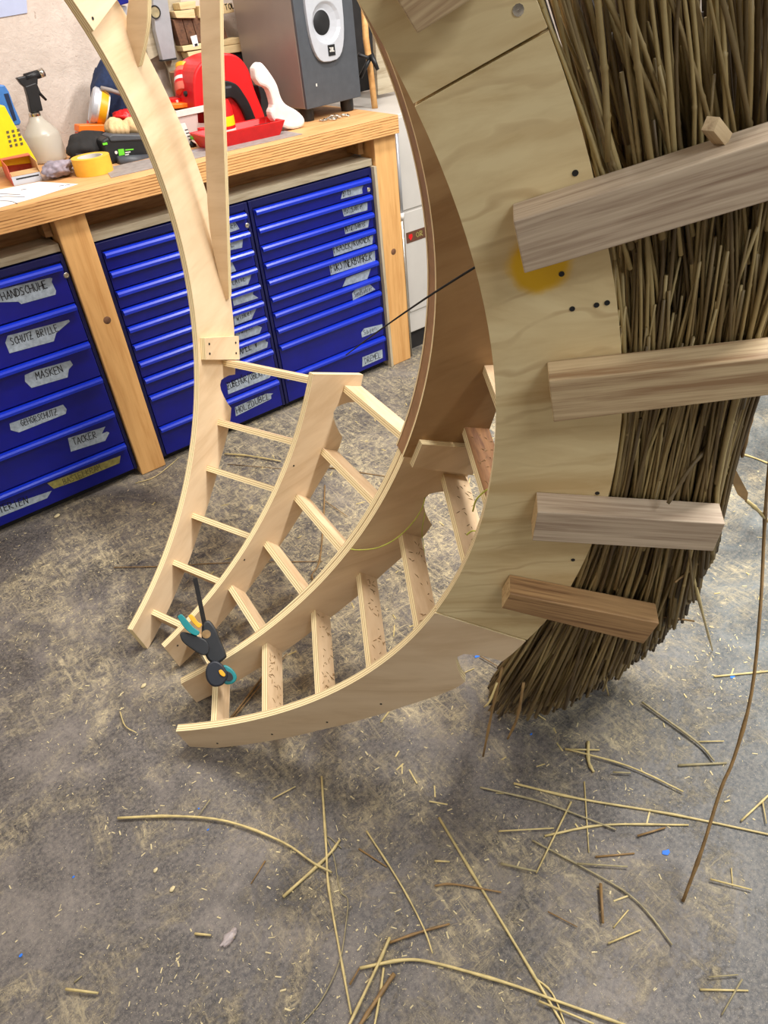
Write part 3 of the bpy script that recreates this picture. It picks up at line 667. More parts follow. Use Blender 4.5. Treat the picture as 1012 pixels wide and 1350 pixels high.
# ------------------------------------------------------------------ single stalks
def stalk(pts3, r, mat, label, group=None, name='reed_stalk', cat='reed', taper=.75, n=7, node=True, smooth_k=4):
    P = cr(pts3, smooth_k) if len(pts3) > 2 else [np.array(p, float) for p in pts3]
    m = len(P); R = [r * (1 - (1 - taper) * i / (m - 1)) for i in range(m)]
    if node and m > 4:
        for i in range(3, m - 1, max(3, m // 3)): R[i] *= 1.35
    c = np.mean(P, axis=0); o_ = tube(name, P, R, mat, None, n, M=Matrix.Translation(V(P[0])))
    return tag(o_, label, cat, group)
def fstalk(px, r, mat, label, z=None, **k):
    z = z if z is not None else r + .001
    zs = z if hasattr(z, '__len__') else [z] * len(px)
    return stalk([fl(p, q) for p, q in zip(px, zs)], r, mat, label, **k)
S, SB, SG = M_['straw'], M_['strawb'], M_['strawg']
GR = 'loose reed stalks scattered on the floor'
FS = [
 ([(677, 1032.7), (763, 1053), (885, 1073.4), (1012, 1100), (1080, 1116)], .0032, S, 'longest pale stalk of the crossed pile, running to the right edge'),
 ([(632.6, 1038), (706, 1055), (763, 1075), (811.7, 1093.8)], .0026, SG, 'grey-brown stalk starting furthest left of the crossed pile on the right'),
 ([(657, 1095.8), (730, 1091.7)], .0022, S, 'short pale level stalk at the left side of the crossed pile'),
 ([(718, 1102), (795.4, 1087.6), (907.4, 1087.6)], .0030, S, 'bent pale stalk lying level through the middle of the crossed pile'),
 ([(752.7, 1057), (706.7, 1150.8)], .0026, S, 'pale stalk slanting down left from the crossed pile, ending at a short dark one'),
 ([(660, 1138.5), (706.7, 1148.7)], .0032, SG, 'short dark grey stalk meeting the foot of the slanting pale stalk'),
 ([(770, 1030.6), (776, 1124)], .0020, S, 'thin upright pale straw crossing the pile from top to bottom'),
 ([(701.8, 1108), (762.9, 1140.6), (819.9, 1173), (852.4, 1201.7), (885.8, 1245.6)], .0024, SG, 'long curved grey stalk sweeping down right below the crossed pile'),
 ([(760.8, 1138.5), (827, 1142.6)], .0024, SG, 'short level grey stalk lying against the curved grey one'),
 ([(785, 1129.6), (836, 1125)], .0026, SB, 'short level brown stalk just above the level grey one'),
 ([(840, 1102), (876.9, 1091)], .0026, SB, 'short dark brown stalk under the right half of the pile'),
 ([(744.5, 986.7), (828, 1010), (900.5, 1043.7)], .0026, S, 'slim pale stalk slanting down right above the crossed pile'),
 ([(775, 977.7), (775.5, 1003), (782.4, 1017.6)], .0048, S, 'thick short pale leaf piece crossing the upper slim stalk'),
 ([(745, 988), (790, 988.6)], .0028, S, 'short pale level piece at the upper slim stalk'),
 ([(846, 925.6), (917.6, 977.7), (941, 1003)], .0034, SG, 'kinked grey-green stalk below the thatch, left of the tall leaning stalk'),
 ([(894, 1009), (957.5, 1006)], .0036, SG, 'stout level stalk piece touching the tall leaning stalk'),
 ([(919.6, 977.7), (954, 977)], .0020, S, 'thin level straw at the kink of the grey-green stalk'),
 ([(791.4, 1165), (794.6, 1217)], .0040, SB, 'split brown stalk standing out upright below the pile'),
 ([(808.5, 1222.8), (828, 1199.6)], .0020, S, 'small pale straw right of the split brown stalk'),
 ([(801.5, 1243.6), (844.3, 1226)], .0022, S, 'pale straw rising right, below the split brown stalk'),
 ([(936, 1159), (990.9, 1173)], .0024, S, 'white splinter lying level near the right edge'),
 ([(963.6, 1144.7), (965.6, 1168)], .0018, S, 'tiny upright splinter touching the white one near the right edge'),
 ([(976.6, 1082), (1012, 1049), (1035, 1026)], .0026, S, 'pale stalk rising to the right edge above the longest stalk'),
 ([(1005, 1057), (1010, 1085.6)], .0018, S, 'tiny upright straw under the stalk at the right edge'),
 ([(941, 892), (1012, 885), (1060, 880)], .0030, S, 'pale level stalk at the right edge over a scrap of blue tape'),
 ([(722, 1201.7), (760.8, 1222)], .0016, SB, 'thin brown straw left of the split brown stalk'),
 ([(807.7, 1018), (831, 1019)], .0026, SG, 'tiny grey piece under the slim pale stalk'),
 ([(922.5, 1304.7), (986, 1306)], .0024, S, 'level pale straw low at the right, crossed by another'),
 ([(977.9, 1291), (951, 1338)], .0020, SG, 'slanting straw crossing the level one low at the right'),
 ([(934, 1288), (972.6, 1285)], .0016, SG, 'thin straw just above the crossed pair low at the right'),
 ([(578.6, 1078), (636, 1173.7), (701.8, 1283), (742.5, 1352), (760, 1380)], .0034, S, 'long straight yellow stalk slanting down to the bottom edge'),
 ([(473.9, 1276.4), (533, 1265.4), (576.7, 1270.5), (667.6, 1296), (734, 1319.7), (819.9, 1350), (900, 1378)], .0036, S, 'long arched yellow stalk along the bottom centre'),
 ([(710, 1319.7), (783, 1350)], .0026, S, 'straw beside the end of the arched yellow stalk at the bottom edge'),
 ([(702, 1287), (728, 1310), (748, 1360)], .0022, S, 'frayed thin straw at the crossing of the two long yellow stalks'),
 ([(572.7, 1167.7), (598, 1165.8), (660.5, 1176.4)], .0026, SB, 'bent brownish stalk lying across the long straight yellow one'),
 ([(155, 1078.5), (230, 1076), (300, 1083), (372, 1110), (412, 1137), (437, 1150)], .0036, S, 'long curved tan stalk at the left centre'),
 ([(373, 1182.4), (430.4, 1130), (448, 1107)], .0040, S, 'thick tan stalk piece rising right across the end of the curved one'),
 ([(423.7, 1023.5), (429.6, 1114), (433, 1169.7), (448, 1256.7), (462.8, 1337.7)], .0032, S, 'long near-upright tan stalk down the bottom centre'),
 ([(483, 1095.4), (513.4, 1142), (537, 1181.6), (558.9, 1225), (570, 1256.7)], .0024, S, 'slim bowed straw between the upright tan stalk and the long yellow one'),
 ([(473, 1119), (509.5, 1142.8)], .0024, SB, 'short brownish straw touching the slim bowed one'),
 ([(513.4, 1242.8), (553, 1229), (592.5, 1218)], .0030, SB, 'brown frayed stalk rising right to the foot of the bowed straw'),
 ([(513.4, 1236), (497.6, 1272.5), (460.9, 1349.6), (450, 1370)], .0036, S, 'stout tan stalk running down left to the bottom edge'),
 ([(519.4, 1283.6), (497.6, 1316), (470, 1358)], .0050, SB, 'thickest short reddish stalk at the bottom edge'),
 ([(505.5, 1276), (501, 1310), (492, 1360)], .0028, S, 'straw under the thick reddish stalk at the bottom edge'),
 ([(460.9, 1298), (473.9, 1276)], .0026, SB, 'stub hanging off the left tip of the arched yellow stalk'),
 ([(349.4, 1135), (330.8, 1165)], .0020, SB, 'small dark straw below the curved tan stalk'),
 ([(359.3, 1053), (389, 1037)], .0020, S, 'small pale straw in front of the frame foot'),
 ([(86.7, 1304), (129.3, 1309.3)], .0034, S, 'short fat pale stub in the lower left corner'),
 ([(98, 1295), (108, 1286.7)], .0022, SG, 'tiny grey stub above the fat pale one in the lower left'),
 ([(256.7, 1231), (278, 1233)], .0032, S, 'small pale wood chip left of the crumpled film'),
 ([(276.7, 1054), (258, 1080)], .0016, SG, 'thin straw crossing the curved tan stalk'),
 ([(572.7, 1135), (592.5, 1136)], .0026, S, 'small flat straw left of the long yellow stalk top'),
 ([(150, 748), (215, 746.5), (298, 742), (425, 740)], .0020, SB, 'long thin straw lying behind the two far ribs'),
 ([(296, 598), (330, 601), (370, 608)], .0038, S, 'pale stalk between the two far ribs near the cabinets'),
 ([(300, 612), (372, 618)], .0014, SB, 'very thin straw between the two far ribs'),
 ([(428, 640), (426, 690), (421, 740), (411, 758), (416, 770)], .0032, SB, 'brown crooked stalk seen between the rungs of the middle bay'),
 ([(429, 661), (445, 672), (458, 681)], .0018, SB, 'dark twig branching off the crooked brown stalk'),
 ([(430, 616), (508, 628)], .0026, SB, 'stalk lying level behind the doubled rib'),
 ([(303, 948), (340, 900), (372, 852)], .0034, SB, 'dark stalk under the lowest front rungs'),
 ([(308, 946), (352, 893), (378, 862)], .0022, SB, 'thin dark straw beside the stalk under the lowest front rungs'),
 ([(502, 952), (514, 936)], .0028, S, 'small straw sticking out under the front rib'),
 ([(685.5, 927), (719, 949)], .0026, S, 'straw behind the lowest reed tips'),
 ([(633, 865), (662, 882)], .0018, SB, 'thin brown straw left of the reed tips'),
 ([(597, 903), (607, 890), (625, 881)], .0018, S, 'little straw beside the notch of the front rib'),
 ([(178, 637), (205, 628), (235, 604)], .0018, S, 'pale straw on the floor by the foot of the left bench post'),
 ([(158, 938), (165, 957), (180, 966)], .0018, S, 'small curved straw left of the front rib foot'),
]
for i, (px, r, m, lab) in enumerate(FS):
    lift = (i % 3) * .0022
    fstalk(px, r * .82, m, lab, z=r * .82 + .0005 + lift, group=GR)
# stalks that stand or hang in the air
def chain(px, zs): return [fl(p, z) for p, z in zip(px, zs)]
stalk(chain([(900, 1188), (925, 1120), (950, 1040), (967, 1000), (990, 915), (1002, 800), (1007, 700), (1012, 630), (1024, 520)], [.003, .10, .20, .25, .36, .50, .62, .78, .90]), .0032, SB, 'tall brown stalk leaning up from the floor at the right', taper=.9, name='reed_stalk')
stalk([at((995, 526), 1.17), at((986, 565), 1.22), at((978, 602), 1.27)], .0036, SB, 'brown stalk tip hanging below the second batten at the right edge')
stalk([at((905, 725), 1.22), at((925.7, 808.7), 1.42), fl((938.8, 857.5), .004)], .0026, S, 'pale stalk dropping from the thatch to the floor below the third batten')
stalk([at((782, 840), 1.38), at((792, 880), 1.5), fl((802, 916.6), .004)], .0024, S, 'pale stalk dropping to the floor beneath the lowest batten')
stalk([at((662, 880), 1.45), at((650, 930), 1.52), at((636.5, 997), 1.62)], .0030, SB, 'long dark stalk hanging lowest from the reed tips')
stalk([at((690, 900), 1.47), at((682, 945), 1.55), at((669, 974), 1.6)], .0030, SB, 'shorter dark stalk hanging beside the lowest one')
stalk([at((655, 900), 1.47), at((645, 925), 1.5), at((638, 932), 1.52)], .0022, S, 'pale split straw hanging at the left of the reed tips')
stalk([fl((964, 596), .004), fl((991.6, 602.7), .004), fl((1040, 622), .004)], .0034, S, 'pale stalk on the floor behind the thatch at the right edge', group=GR)
stalk([at((984, 660), 1.35), at((998, 672), 1.4), at((1013, 688), 1.46)], .0034, S, 'pale stalk sticking out right from the dry sheath')
P = [at(p, 1.3) for p in [(962, 612), (969, 618), (986, 650), (984, 662), (972, 652), (963, 632)]]
cP = np.mean(P, axis=0); v = -ray((975, 640)); xx = np.cross((0, 0, 1), v); xx /= np.linalg.norm(xx); yy = np.cross(v, xx)
tag(prism('leaf_sheath', [((p - cP) @ xx, (p - cP) @ yy) for p in P], .002, M_['strawb'], None, frame(cP, xx, yy, v)), 'dark curled leaf sheath hanging off the right side of the thatch', 'leaf')
stalk([at((930, 735), 1.25), at((895, 763), 1.25), at((889, 768), 1.25)], .0020, SB, 'bent thin stem poking out right of the lowest batten')
stalk([at((868, 812), 1.38), at((915, 819), 1.4)], .0022, SB, 'thin level stem sticking out beyond the lowest batten end')
stalk([at((985, 528), 1.10), at((915, 610), 1.06), at((896, 638), 1.06), at((880, 664), 1.06)], .0030, M_['reed'], 'loose reed slanting across the thatch between the second and third batten')
stalk([at((918, 513), 1.05), at((930, 575), 1.07), at((936, 612), 1.09)], .0028, M_['reed'], 'short loose reed leaning right across the thatch below the second batten')
# dark rod and strings
stalk([at((640, 345), 1.16), at((620, 356), 1.18), at((560, 394), 1.26), at((505, 432), 1.4), at((456, 468), 1.55)], .0022, M_['black2'], 'thin dark flexible rod sticking out left in front of the doubled rib', name='thin_rod', cat='rod', taper=.6, node=False)
dC, NC = pln(AZ['C'])
def onC(p, off): return hit(p, P0 - off * NC, NC)
stalk([onC((462, 724), .003), onC((474, 725), .012), onC((498, 722), .03), onC((522, 710), .04), onC((543, 690), .03), onC((556, 670), .012), onC((560, 656), .003)], .0014, M_['cord'], 'yellow-green string looped across the lower doubled rib', name='string', cat='string', node=False, taper=1)
stalk([onC((560, 676), .004), onC((556, 700), .01), onC((558, 718), .012), onC((560, 738), .012)], .0011, M_['cord'], 'short frayed string end hanging at the notch of the doubled rib', name='string', cat='string', node=False)
stalk([at((623, 674), 1.45), at((627, 660), 1.43), at((636, 650), 1.4), at((646, 643), 1.36)], .0018, M_['cord'], 'yellow-green string end between the upper front rungs', name='string', cat='string', node=False, taper=1)
q = rungsCD[5]
stalk([at((615, 705), 1.50), at((622, 700), 1.49), at((632, 701), 1.47)], .0018, M_['cord'], 'green scrap of string on the upper front rung', name='string', cat='string', node=False)
stalk([fl((450, 1118), .003), fl((430, 1102), .003), fl((440, 1130), .003), fl((448, 1173.7), .003), fl((458, 1185.5), .003), fl((456, 1217), .003), fl((447, 1268.5), .007), fl((422.5, 1320), .003), fl((392, 1356), .003)], .0011, SG, 'thin grey wiry root curling beside the upright tan stalk', name='root_fibre', cat='root', node=False, taper=1)

# debris on the rungs and sawdust chips on the floor
def chips(name, pts, size, mat, kind='stuff', up=None, parent=None, flat=.3):
    vs = []; fs = []
    for P, sc_ in pts:
        a = random.uniform(0, math.pi); l = sc_ * random.uniform(.5, 1.6); w_ = min(.0032, sc_ * random.uniform(.10, .4)); h = w_ * flat; k = len(vs)
        u = np.array([math.cos(a), math.sin(a), random.uniform(-.1, .1)]); v = np.array([-math.sin(a), math.cos(a), 0])
        for z in (0, h):
            for i, j in ((-1, -1), (1, -1), (1, 1), (-1, 1)): vs.append(np.array(P) + u * i * l / 2 + v * j * w_ / 2 + np.array([0, 0, z + .0003]))
        fs += [tuple(k + q for q in f) for f in ((0, 3, 2, 1), (4, 5, 6, 7), (0, 1, 5, 4), (1, 2, 6, 5), (2, 3, 7, 6), (3, 0, 4, 7))]
    return mk(name, vs, fs, mat, parent, Matrix() if parent is None else WM[parent.name].copy())
pts = []
cl = [(random.uniform(-.2, 1.8), random.uniform(.4, 2.4), random.uniform(.05, .25)) for _ in range(60)] + [(.35, 1.7, .3), (.2, 1.3, .2), (.6, .9, .25), (.5, .6, .2)] * 3
for i in range(17000):
    if random.random() < .65: c = random.choice(cl); x, y = random.gauss(c[0], c[2]), random.gauss(c[1], c[2])
    else: x, y = random.uniform(-.6, 2.4), random.uniform(.1, 2.45)
    if not (-.9 < x < 3 and 0 < y < 2.45): continue
    pts.append(((x, y, 0), random.choice([.0015, .002, .002, .003, .003, .004, .008]) * random.uniform(.6, 1.1)))
tag(chips('sawdust_chips', pts, 0, M_['dust']), 'fine pale sawdust and chaff strewn over the concrete floor', 'sawdust', kind='stuff')
pts = [((random.uniform(.5, 2.2), random.uniform(.3, 2.3), 0), random.uniform(.012, .03)) for _ in range(170)]
o = chips('straw_splinters', pts, 0, M_['straw'], flat=.5); tag(o, 'short straw splinters littering the floor around the thatch', 'straw', kind='stuff')
for rg_ in rungsCD[1:7]:
    bb = rg_.data; fcs = [p for p in bb.polygons if p.material_index == 0]
    f = max(fcs, key=lambda p: (WM[rg_.name].to_3x3() @ p.normal).z); n = f.normal; C4 = [bb.vertices[i].co.copy() for i in f.vertices]
    vs = []; fs = []
    for _ in range(38):
        a, b_ = random.uniform(.05, .95), random.uniform(.15, .95)
        Pq = C4[0].lerp(C4[1], a).lerp(C4[3].lerp(C4[2], a), b_) if (C4[0] - C4[1]).length > (C4[1] - C4[2]).length else C4[0].lerp(C4[3], a).lerp(C4[1].lerp(C4[2], a), b_)
        d = Vector((random.uniform(-1, 1), random.uniform(-1, 1), random.uniform(-1, 1))); d = (d - n * d.dot(n)).normalized(); e = n.cross(d); l = random.uniform(.002, .008); w_ = .0012; k = len(vs)
        for i, j in ((-1, -1), (1, -1), (1, 1), (-1, 1)): vs.append(Pq + d * i * l + e * j * w_ * .5 + n * .0004)
        vs.append(Pq + n * .0018); fs += [(k, k + 1, k + 4), (k + 1, k + 2, k + 4), (k + 2, k + 3, k + 4), (k + 3, k, k + 4)]
    o = mk('reed_crumbs', vs, fs, M_['strawb'], rg_, WM[rg_.name].copy()); o['kind'] = 'stuff'
for px, s_, lab in (((877, 1124), .018, 'torn blue tape scrap near the crossed stalks'), ((965, 892), .016, 'blue tape scrap under the pale stalk at the right edge'), ((700, 968), .007, 'tiny blue scrap below the reed tips'),
                   ((630, 864), .022, 'blue scrap on the floor seen through the notch of the front rib'), ((97, 1156), .007, 'tiny blue scrap in the sawdust on the left'), ((27, 1260), .010, 'blue scrap at the lower left edge'), ((262, 1066), .006, 'tiny blue scrap above the curved tan stalk'), ((274, 1094), .006, 'tiny blue scrap below the curved tan stalk')):
    c = fl(px, .0006); n = 7; poly = [(math.cos(2 * math.pi * k / n) * s_ * random.uniform(.5, 1) * .6, math.sin(2 * math.pi * k / n) * s_ * random.uniform(.4, .9) * .45) for k in range(n)]
    tag(prism('tape_scrap', poly, .0008, M_['bluebit'], None, Matrix.Translation(V(c))), lab, 'scrap')
for px, s_, lab in (((302, 1236), .02, 'crumpled scrap of clear film left of the bottom centre'),):
    tag(blob('film_scrap', fl(px, .005), (.020, .009, .005), M_['film'], None, .3, .5, 3, 4, .0005, 3), lab, 'film')
for px, r, lab in (((75, 680), .010, 'pale wood chip on the floor in front of the left cabinet'), ((205, 1147), .005, 'small white crumb left of the curved stalk'), ((227, 1172), .006, 'white crumb below the left tip of the curved stalk'), ((189, 904), .007, 'white crumb left of the frame feet')):
    tag(blob('wood_chip', fl(px, r * .35), (r * 1.2, r * .8, r * .4), M_['dust'], None, .4, .3, 2, int(px[0]), .0004, 2), lab, 'chip')

# ------------------------------------------------------------------ one-handed bar clamp
cp = thing('bar_clamp', 'black and teal one-handed bar clamp gripping the foot of the doubled rib', 'clamp', tuple(onC((288, 880), .01)))
def C_(p, d): return at(p, d)
vx = -ray((290, 850)); hx = np.cross((0, 0, 1), vx); hx /= np.linalg.norm(hx); hy = np.cross(vx, hx)
def clamp_part(name, px, d, th_, mat, b=.003, k=4, parent=cp, sm=True):
    c = at(np.mean(px, axis=0), d); P = [hit(p, c, vx) - c for p in (cr(px + [px[0]], k)[:-1] if sm else px)]
    return prism(name, [(p @ hx, p @ hy) for p in P], th_, mat, parent, frame(c, hx, hy, vx), b=b, z0=-th_ / 2)
beam('bar', at((257, 762), 1.86), at((275, 850), 1.895), .011, .005, M_['black2'], cp, up=vx, b=.001)
clamp_part('jaw_body', [(266, 826), (270, 819), (277, 819), (285, 830), (291, 845), (298, 862), (297, 868), (286, 875), (276, 872), (270, 862), (266, 845)], 1.875, .030, M_['black'], .007)
clamp_part('grip', [(237, 837), (241, 833), (256, 837), (272, 845), (276, 858), (268, 864), (252, 855), (241, 846)], 1.865, .026, M_['black'])
clamp_part('teal_lever', [(234, 813), (238, 810), (242, 812), (254, 826), (263, 833), (259, 838), (250, 834), (241, 825)], 1.855, .02, M_['teal'])
clamp_part('amber_release', [(248, 812), (252, 810), (256, 813), (261, 820), (266, 823), (262, 828), (254, 821)], 1.86, .016, M_['amber'])
clamp_part('teal_pad', [(287, 861), (291, 864), (289, 870), (283, 868)], 1.88, .03, M_['teal'])
clamp_part('front_jaw', [(275, 874), (284, 871), (294, 877), (300, 890), (294, 902), (282, 905), (273, 897), (271, 884)], 1.865, .034, M_['navyblack'], .009)
clamp_part('jaw_cap', [(291, 878), (298, 877), (307, 883), (312, 892), (308, 900), (298, 902), (292, 895)], 1.872, .026, M_['teal'], .006)
clamp_part('jaw_insert', [(298, 884), (305, 888), (307, 895), (301, 898), (295, 893)], 1.856, .006, M_['black'], .001)
clamp_part('amber_button', [(288, 884), (292, 883), (297, 889), (295, 892), (290, 889)], 1.848, .008, M_['amber'], .001)
lathe('emblem', [(0, .0004), (.009, .0003), (.011, 0)], M_['strawb'], cp, frame(at((272, 836), 1.8605), hx, hy, vx), 18)

# ------------------------------------------------------------------ things on the bench
Z1 = 1.0005
def b1(p): return fl(p, 1.0)
# spray bottle
c = onY((62, 200), 3.0); c[2] = Z1; sb = thing('spray_bottle', 'translucent pump spray bottle with black pistol head at the back wall', 'bottle', tuple(c))
lathe('bottle', [(.052, 0), (.060, .004), (.062, .012), (.062, .082), (.058, .092), (.040, .114), (.026, .130), (.021, .142)], M_['clear'], sb, Matrix.Translation(V(c)), 28)
lathe('liquid', [(.048, .003), (.0535, .008), (.0545, .055), (0, .055)], M_['film'], sb, Matrix.Translation(V(c)), 24)
lathe('collar', [(.018, .138), (.020, .141), (.020, .152), (.016, .154)], M_['chrome'], sb, Matrix.Translation(V(c)), 20)
Yb = c[1]
yprism('pump_head', [(33, 114), (47, 109), (50, 112), (54, 133), (57, 146), (41, 149), (37, 128)], Yb - .014, .028, M_['black'], sb, .003)
yprism('pump_cover', [(22, 103), (31, 101), (46, 95), (50, 104), (50, 112), (35, 117), (28, 111)], Yb - .012, .024, M_['black'], sb, .003)
tube('nozzle', [onY((33, 103), Yb), onY((53, 97), Yb)], .013, M_['black'], sb, 16); tube('nozzle_ring', [onY((51.5, 97.5), Yb), onY((57.5, 95), Yb)], .0135, M_['chrome'], sb, 16)
tube('trigger', [onY((46, 110), Yb), onY((52, 123), Yb), onY((61, 132), Yb)], [.006, .0055, .004], M_['black'], sb, 8)
# yellow/blue thing at the left
y = thing('cleaning_wipe_pack', 'bright yellow pack printed with small pictograms at the left edge of the bench', 'pack', tuple(np.array([.62, 2.9, Z1])))
yp = yprism('pack_body', [(-30, 140), (6, 139), (20, 165), (36, 190), (50, 214), (-30, 224)], 2.86, .05, M_['yellow'], y, .004)
for i in range(4):
    for j in range(3):
        q = (8 + j * 7 + i * 1.5, 173 + i * 6 - j * 1.4); yprism('pictogram', [(q[0], q[1]), (q[0] + 3.4, q[1] - .8), (q[0] + 4.2, q[1] + 2.6), (q[0] + .8, q[1] + 3.6)], 2.859, .0008, M_['inkf'], yp)
bh = thing('blue_scoop', 'mid-blue plastic scoop handle sticking up behind the yellow pack', 'scoop', (.62, 2.96, Z1))
yprism('handle', [(-20, 112), (6, 112), (12, 121), (18, 138), (28, 161), (26, 165), (17, 166), (8, 150), (0, 139), (-20, 139)], 2.93, .03, M_['blueh'], bh, .004)
yprism('grip_slot', [(5, 124), (11, 123), (22, 158), (18, 160)], 2.929, .002, M_['navy'], bh)
yprism('base', [(-20, 139), (8, 150), (17, 166), (24, 190), (-20, 205)], 2.95, .03, M_['blueh'], bh, .003)
# open carton
A_, B_ = b1((19, 245.5)), b1((56, 238)); ang = math.atan2(B_[1] - A_[1], B_[0] - A_[0]); wdt = np.linalg.norm(B_ - A_)
cx_ = thing('open_carton', 'small open cardboard carton with faded red sides in front of the yellow pack', 'box', (A_[0], A_[1], Z1), rz=ang); MC = WM[cx_.name]
def lb(name, x0, x1, y0, y1, z0, z1, m, par, MM): return box(name, (0, 0, 0), (x1 - x0, y1 - y0, z1 - z0), m, par, MM @ Matrix.Translation(((x0 + x1) / 2, (y0 + y1) / 2, (z0 + z1) / 2)))
lb('bottom', 0, wdt, 0, .19, 0, .002, M_['card'], cx_, MC); lb('front_wall', 0, wdt, -.002, 0, 0, .026, M_['silver'], cx_, MC)
lb('side_wall', -.002, 0, 0, .19, 0, .058, M_['redlabel'], cx_, MC); lb('side_wall', wdt, wdt + .002, 0, .19, 0, .058, M_['card'], cx_, MC); lb('back_wall', 0, wdt, .188, .19, 0, .06, M_['redlabel'], cx_, MC)
f = box('front_flap', (wdt / 2, .015, 0), (wdt * .95, .03, .0015), M_['card'], cx_, MC @ Matrix.Translation((0, 0, .027)) @ Matrix.Rotation(math.radians(14), 4, 'X'))
lb('lid', -.002, wdt + .002, .12, .19, .058, .060, M_['redlabel'], cx_, MC)
lb('print_stripe', .012, wdt - .005, -.0026, -.002, .016, .02, M_['ink'], cx_, MC)
# paper sheet
ps = [b1(p) for p in [(-40, 258), (52, 240), (103, 243), (44, 262), (-40, 285)]]; cc = np.mean(ps, axis=0)
pp = prism('plan_sheet', [(p[0] - cc[0], p[1] - cc[1]) for p in ps], .0006, M_['paper'], None, Matrix.Translation((cc[0], cc[1], Z1))); tag(pp, 'white sheet with a printed arc drawing lying at the bench front edge', 'paper')
for k, (r0, a) in enumerate((((-20, 262), (18, 257)), ((-20, 266), (24, 260)), ((-20, 272), (14, 266)))):
    P = [b1(q) for q in (r0, ((r0[0] + a[0]) / 2, (r0[1] + a[1]) / 2 - 3), a)] + [b1((a[0] + 9, a[1] + (0 if k < 2 else 3)))]
    tube('printed_line', [(p[0], p[1], Z1 + .0008) for p in cr(P, 4)], .0011, M_['char'], pp, 4)
for q in ((28, 251), (78, 246), (86, 245)):
    a, b2 = b1(q), b1((q[0] + 7, q[1] - 1.2)); tube('printed_line', [(a[0], a[1], Z1 + .0008), (b2[0], b2[1], Z1 + .0008)], .0012, M_['char'], pp, 4)
# roll of masking tape
c = b1((128, 229)); tr = thing('masking_tape_roll', 'golden yellow roll of wide masking tape standing flat on the bench edge', 'tape', (c[0], c[1] + .02, Z1)); MT = WM[tr.name]
lathe('tape', [(.040, 0), (.060, 0), (.060, .050), (.040, .050), (.040, 0)], M_['yellowt'], tr, MT, 36); lathe('core', [(.037, .001), (.0399, .001), (.0399, .0495), (.037, .0495), (.037, .001)], M_['white'], tr, MT, 36)
for k in range(5): beam('core_print', *[(c[0] + .0365 * math.cos(a), c[1] + .02 + .0365 * math.sin(a), Z1 + .03) for a in (math.radians(60 + k * 18), math.radians(68 + k * 18))], .0008, .010, M_['red'] if k == 2 else M_['inkf'], tr)
# crumpled cloths and bag
tag(blob('crumpled_cloth', (.87, 2.80, 1.03), (.09, .06, .032), M_['greycloth'], None, .2, .35, 2.2, 3, Z1), 'crumpled dark grey cloth in front of the spray bottle', 'cloth')
tag(blob('crumpled_hat', onY((118, 195), 2.80), (.075, .06, .052), M_['black2'], None, .2, .18, 1.6, 5, Z1), 'crumpled black fabric hat behind the tape roll', 'hat')
tag(blob('grey_cloth', onY((75, 222), 2.68), (.05, .04, .025), M_['lightcloth'], None, .5, .3, 2.0, 8, Z1), 'small grey crumpled rag between the carton and the black cloth', 'rag')
tag(blob('plastic_bag', (b1((72, 232)) + b1((85, 234))) / 2 + np.array([0, .02, .008]), (.06, .035, .018), M_['film'], None, .2, .3, 3, 9, Z1, 4, True), 'thin clear plastic bag crumpled in front of the grey rag', 'bag')
tag(blob('patterned_rag', b1((95, 226)) + np.array([0, .02, .014]), (.028, .026, .018), M_['mat'], None, .8, .4, 2.6, 12, Z1, 4), 'small black and white crumpled rag left of the tape roll', 'rag')
# grey mat under the tools
mp_ = [b1(p) for p in [(150, 235), (205, 222), (330, 197), (395, 183), (370, 176), (150, 212)]]; cc = np.mean(mp_, axis=0)
mp_ = [(.80, 2.50), (1.50, 2.47), (1.50, 2.60), (.84, 2.66)]
cc = (1.15, 2.56); tag(prism('cutting_mat', [(p[0] - cc[0], p[1] - cc[1]) for p in mp_], .0015, M_['mat'], None, Matrix.Translation((cc[0], cc[1], Z1))), 'long grey mat strip lying along the bench under the tools', 'mat')
# black power tool with green badge
bt = thing('power_tool', 'black power tool with bright green square badge lying behind the tape roll', 'power tool', (.98, 2.72, Z1))
yprism('housing', [(134, 186), (142, 181), (200, 181), (212, 196), (214, 208), (200, 214), (150, 219), (140, 214)], 2.70, .09, M_['black'], bt, .008)
yprism('top_ridge', [(143, 180), (148, 177), (196, 178), (200, 184), (146, 187)], 2.695, .07, M_['char'], bt, .004)
tube('barrel', [onY((156, 213), 2.68), onY((196, 210), 2.68)], [.017, .016], M_['char'], bt, 16)
yprism('green_badge', [(155.5, 197), (163, 196), (164.5, 204), (157, 205.5)], 2.6985, .001, M_['green'], bt); yprism('badge_print', [(165, 197), (176, 196), (176, 197.6), (165, 198.6)], 2.6985, .001, M_['green'], bt)
for k in (0, 1): yprism('badge_print', [(165, 200.5 + 3 * k), (172 - 2 * k, 199.6 + 3 * k), (172 - 2 * k, 201 + 3 * k), (165, 202 + 3 * k)], 2.6985, .001, M_['white'], bt)
lathe('badge_dot', [(0, .001), (.005, .001), (.005, 0)], M_['white'], bt, frame(onY((153, 201), 2.699), (1, 0, 0), (0, 0, 1), (0, -1, 0)), 14)
yprism('green_button', [(135, 189), (141, 187.5), (142, 190.5), (136, 191.5)], 2.6985, .002, M_['green'], bt)
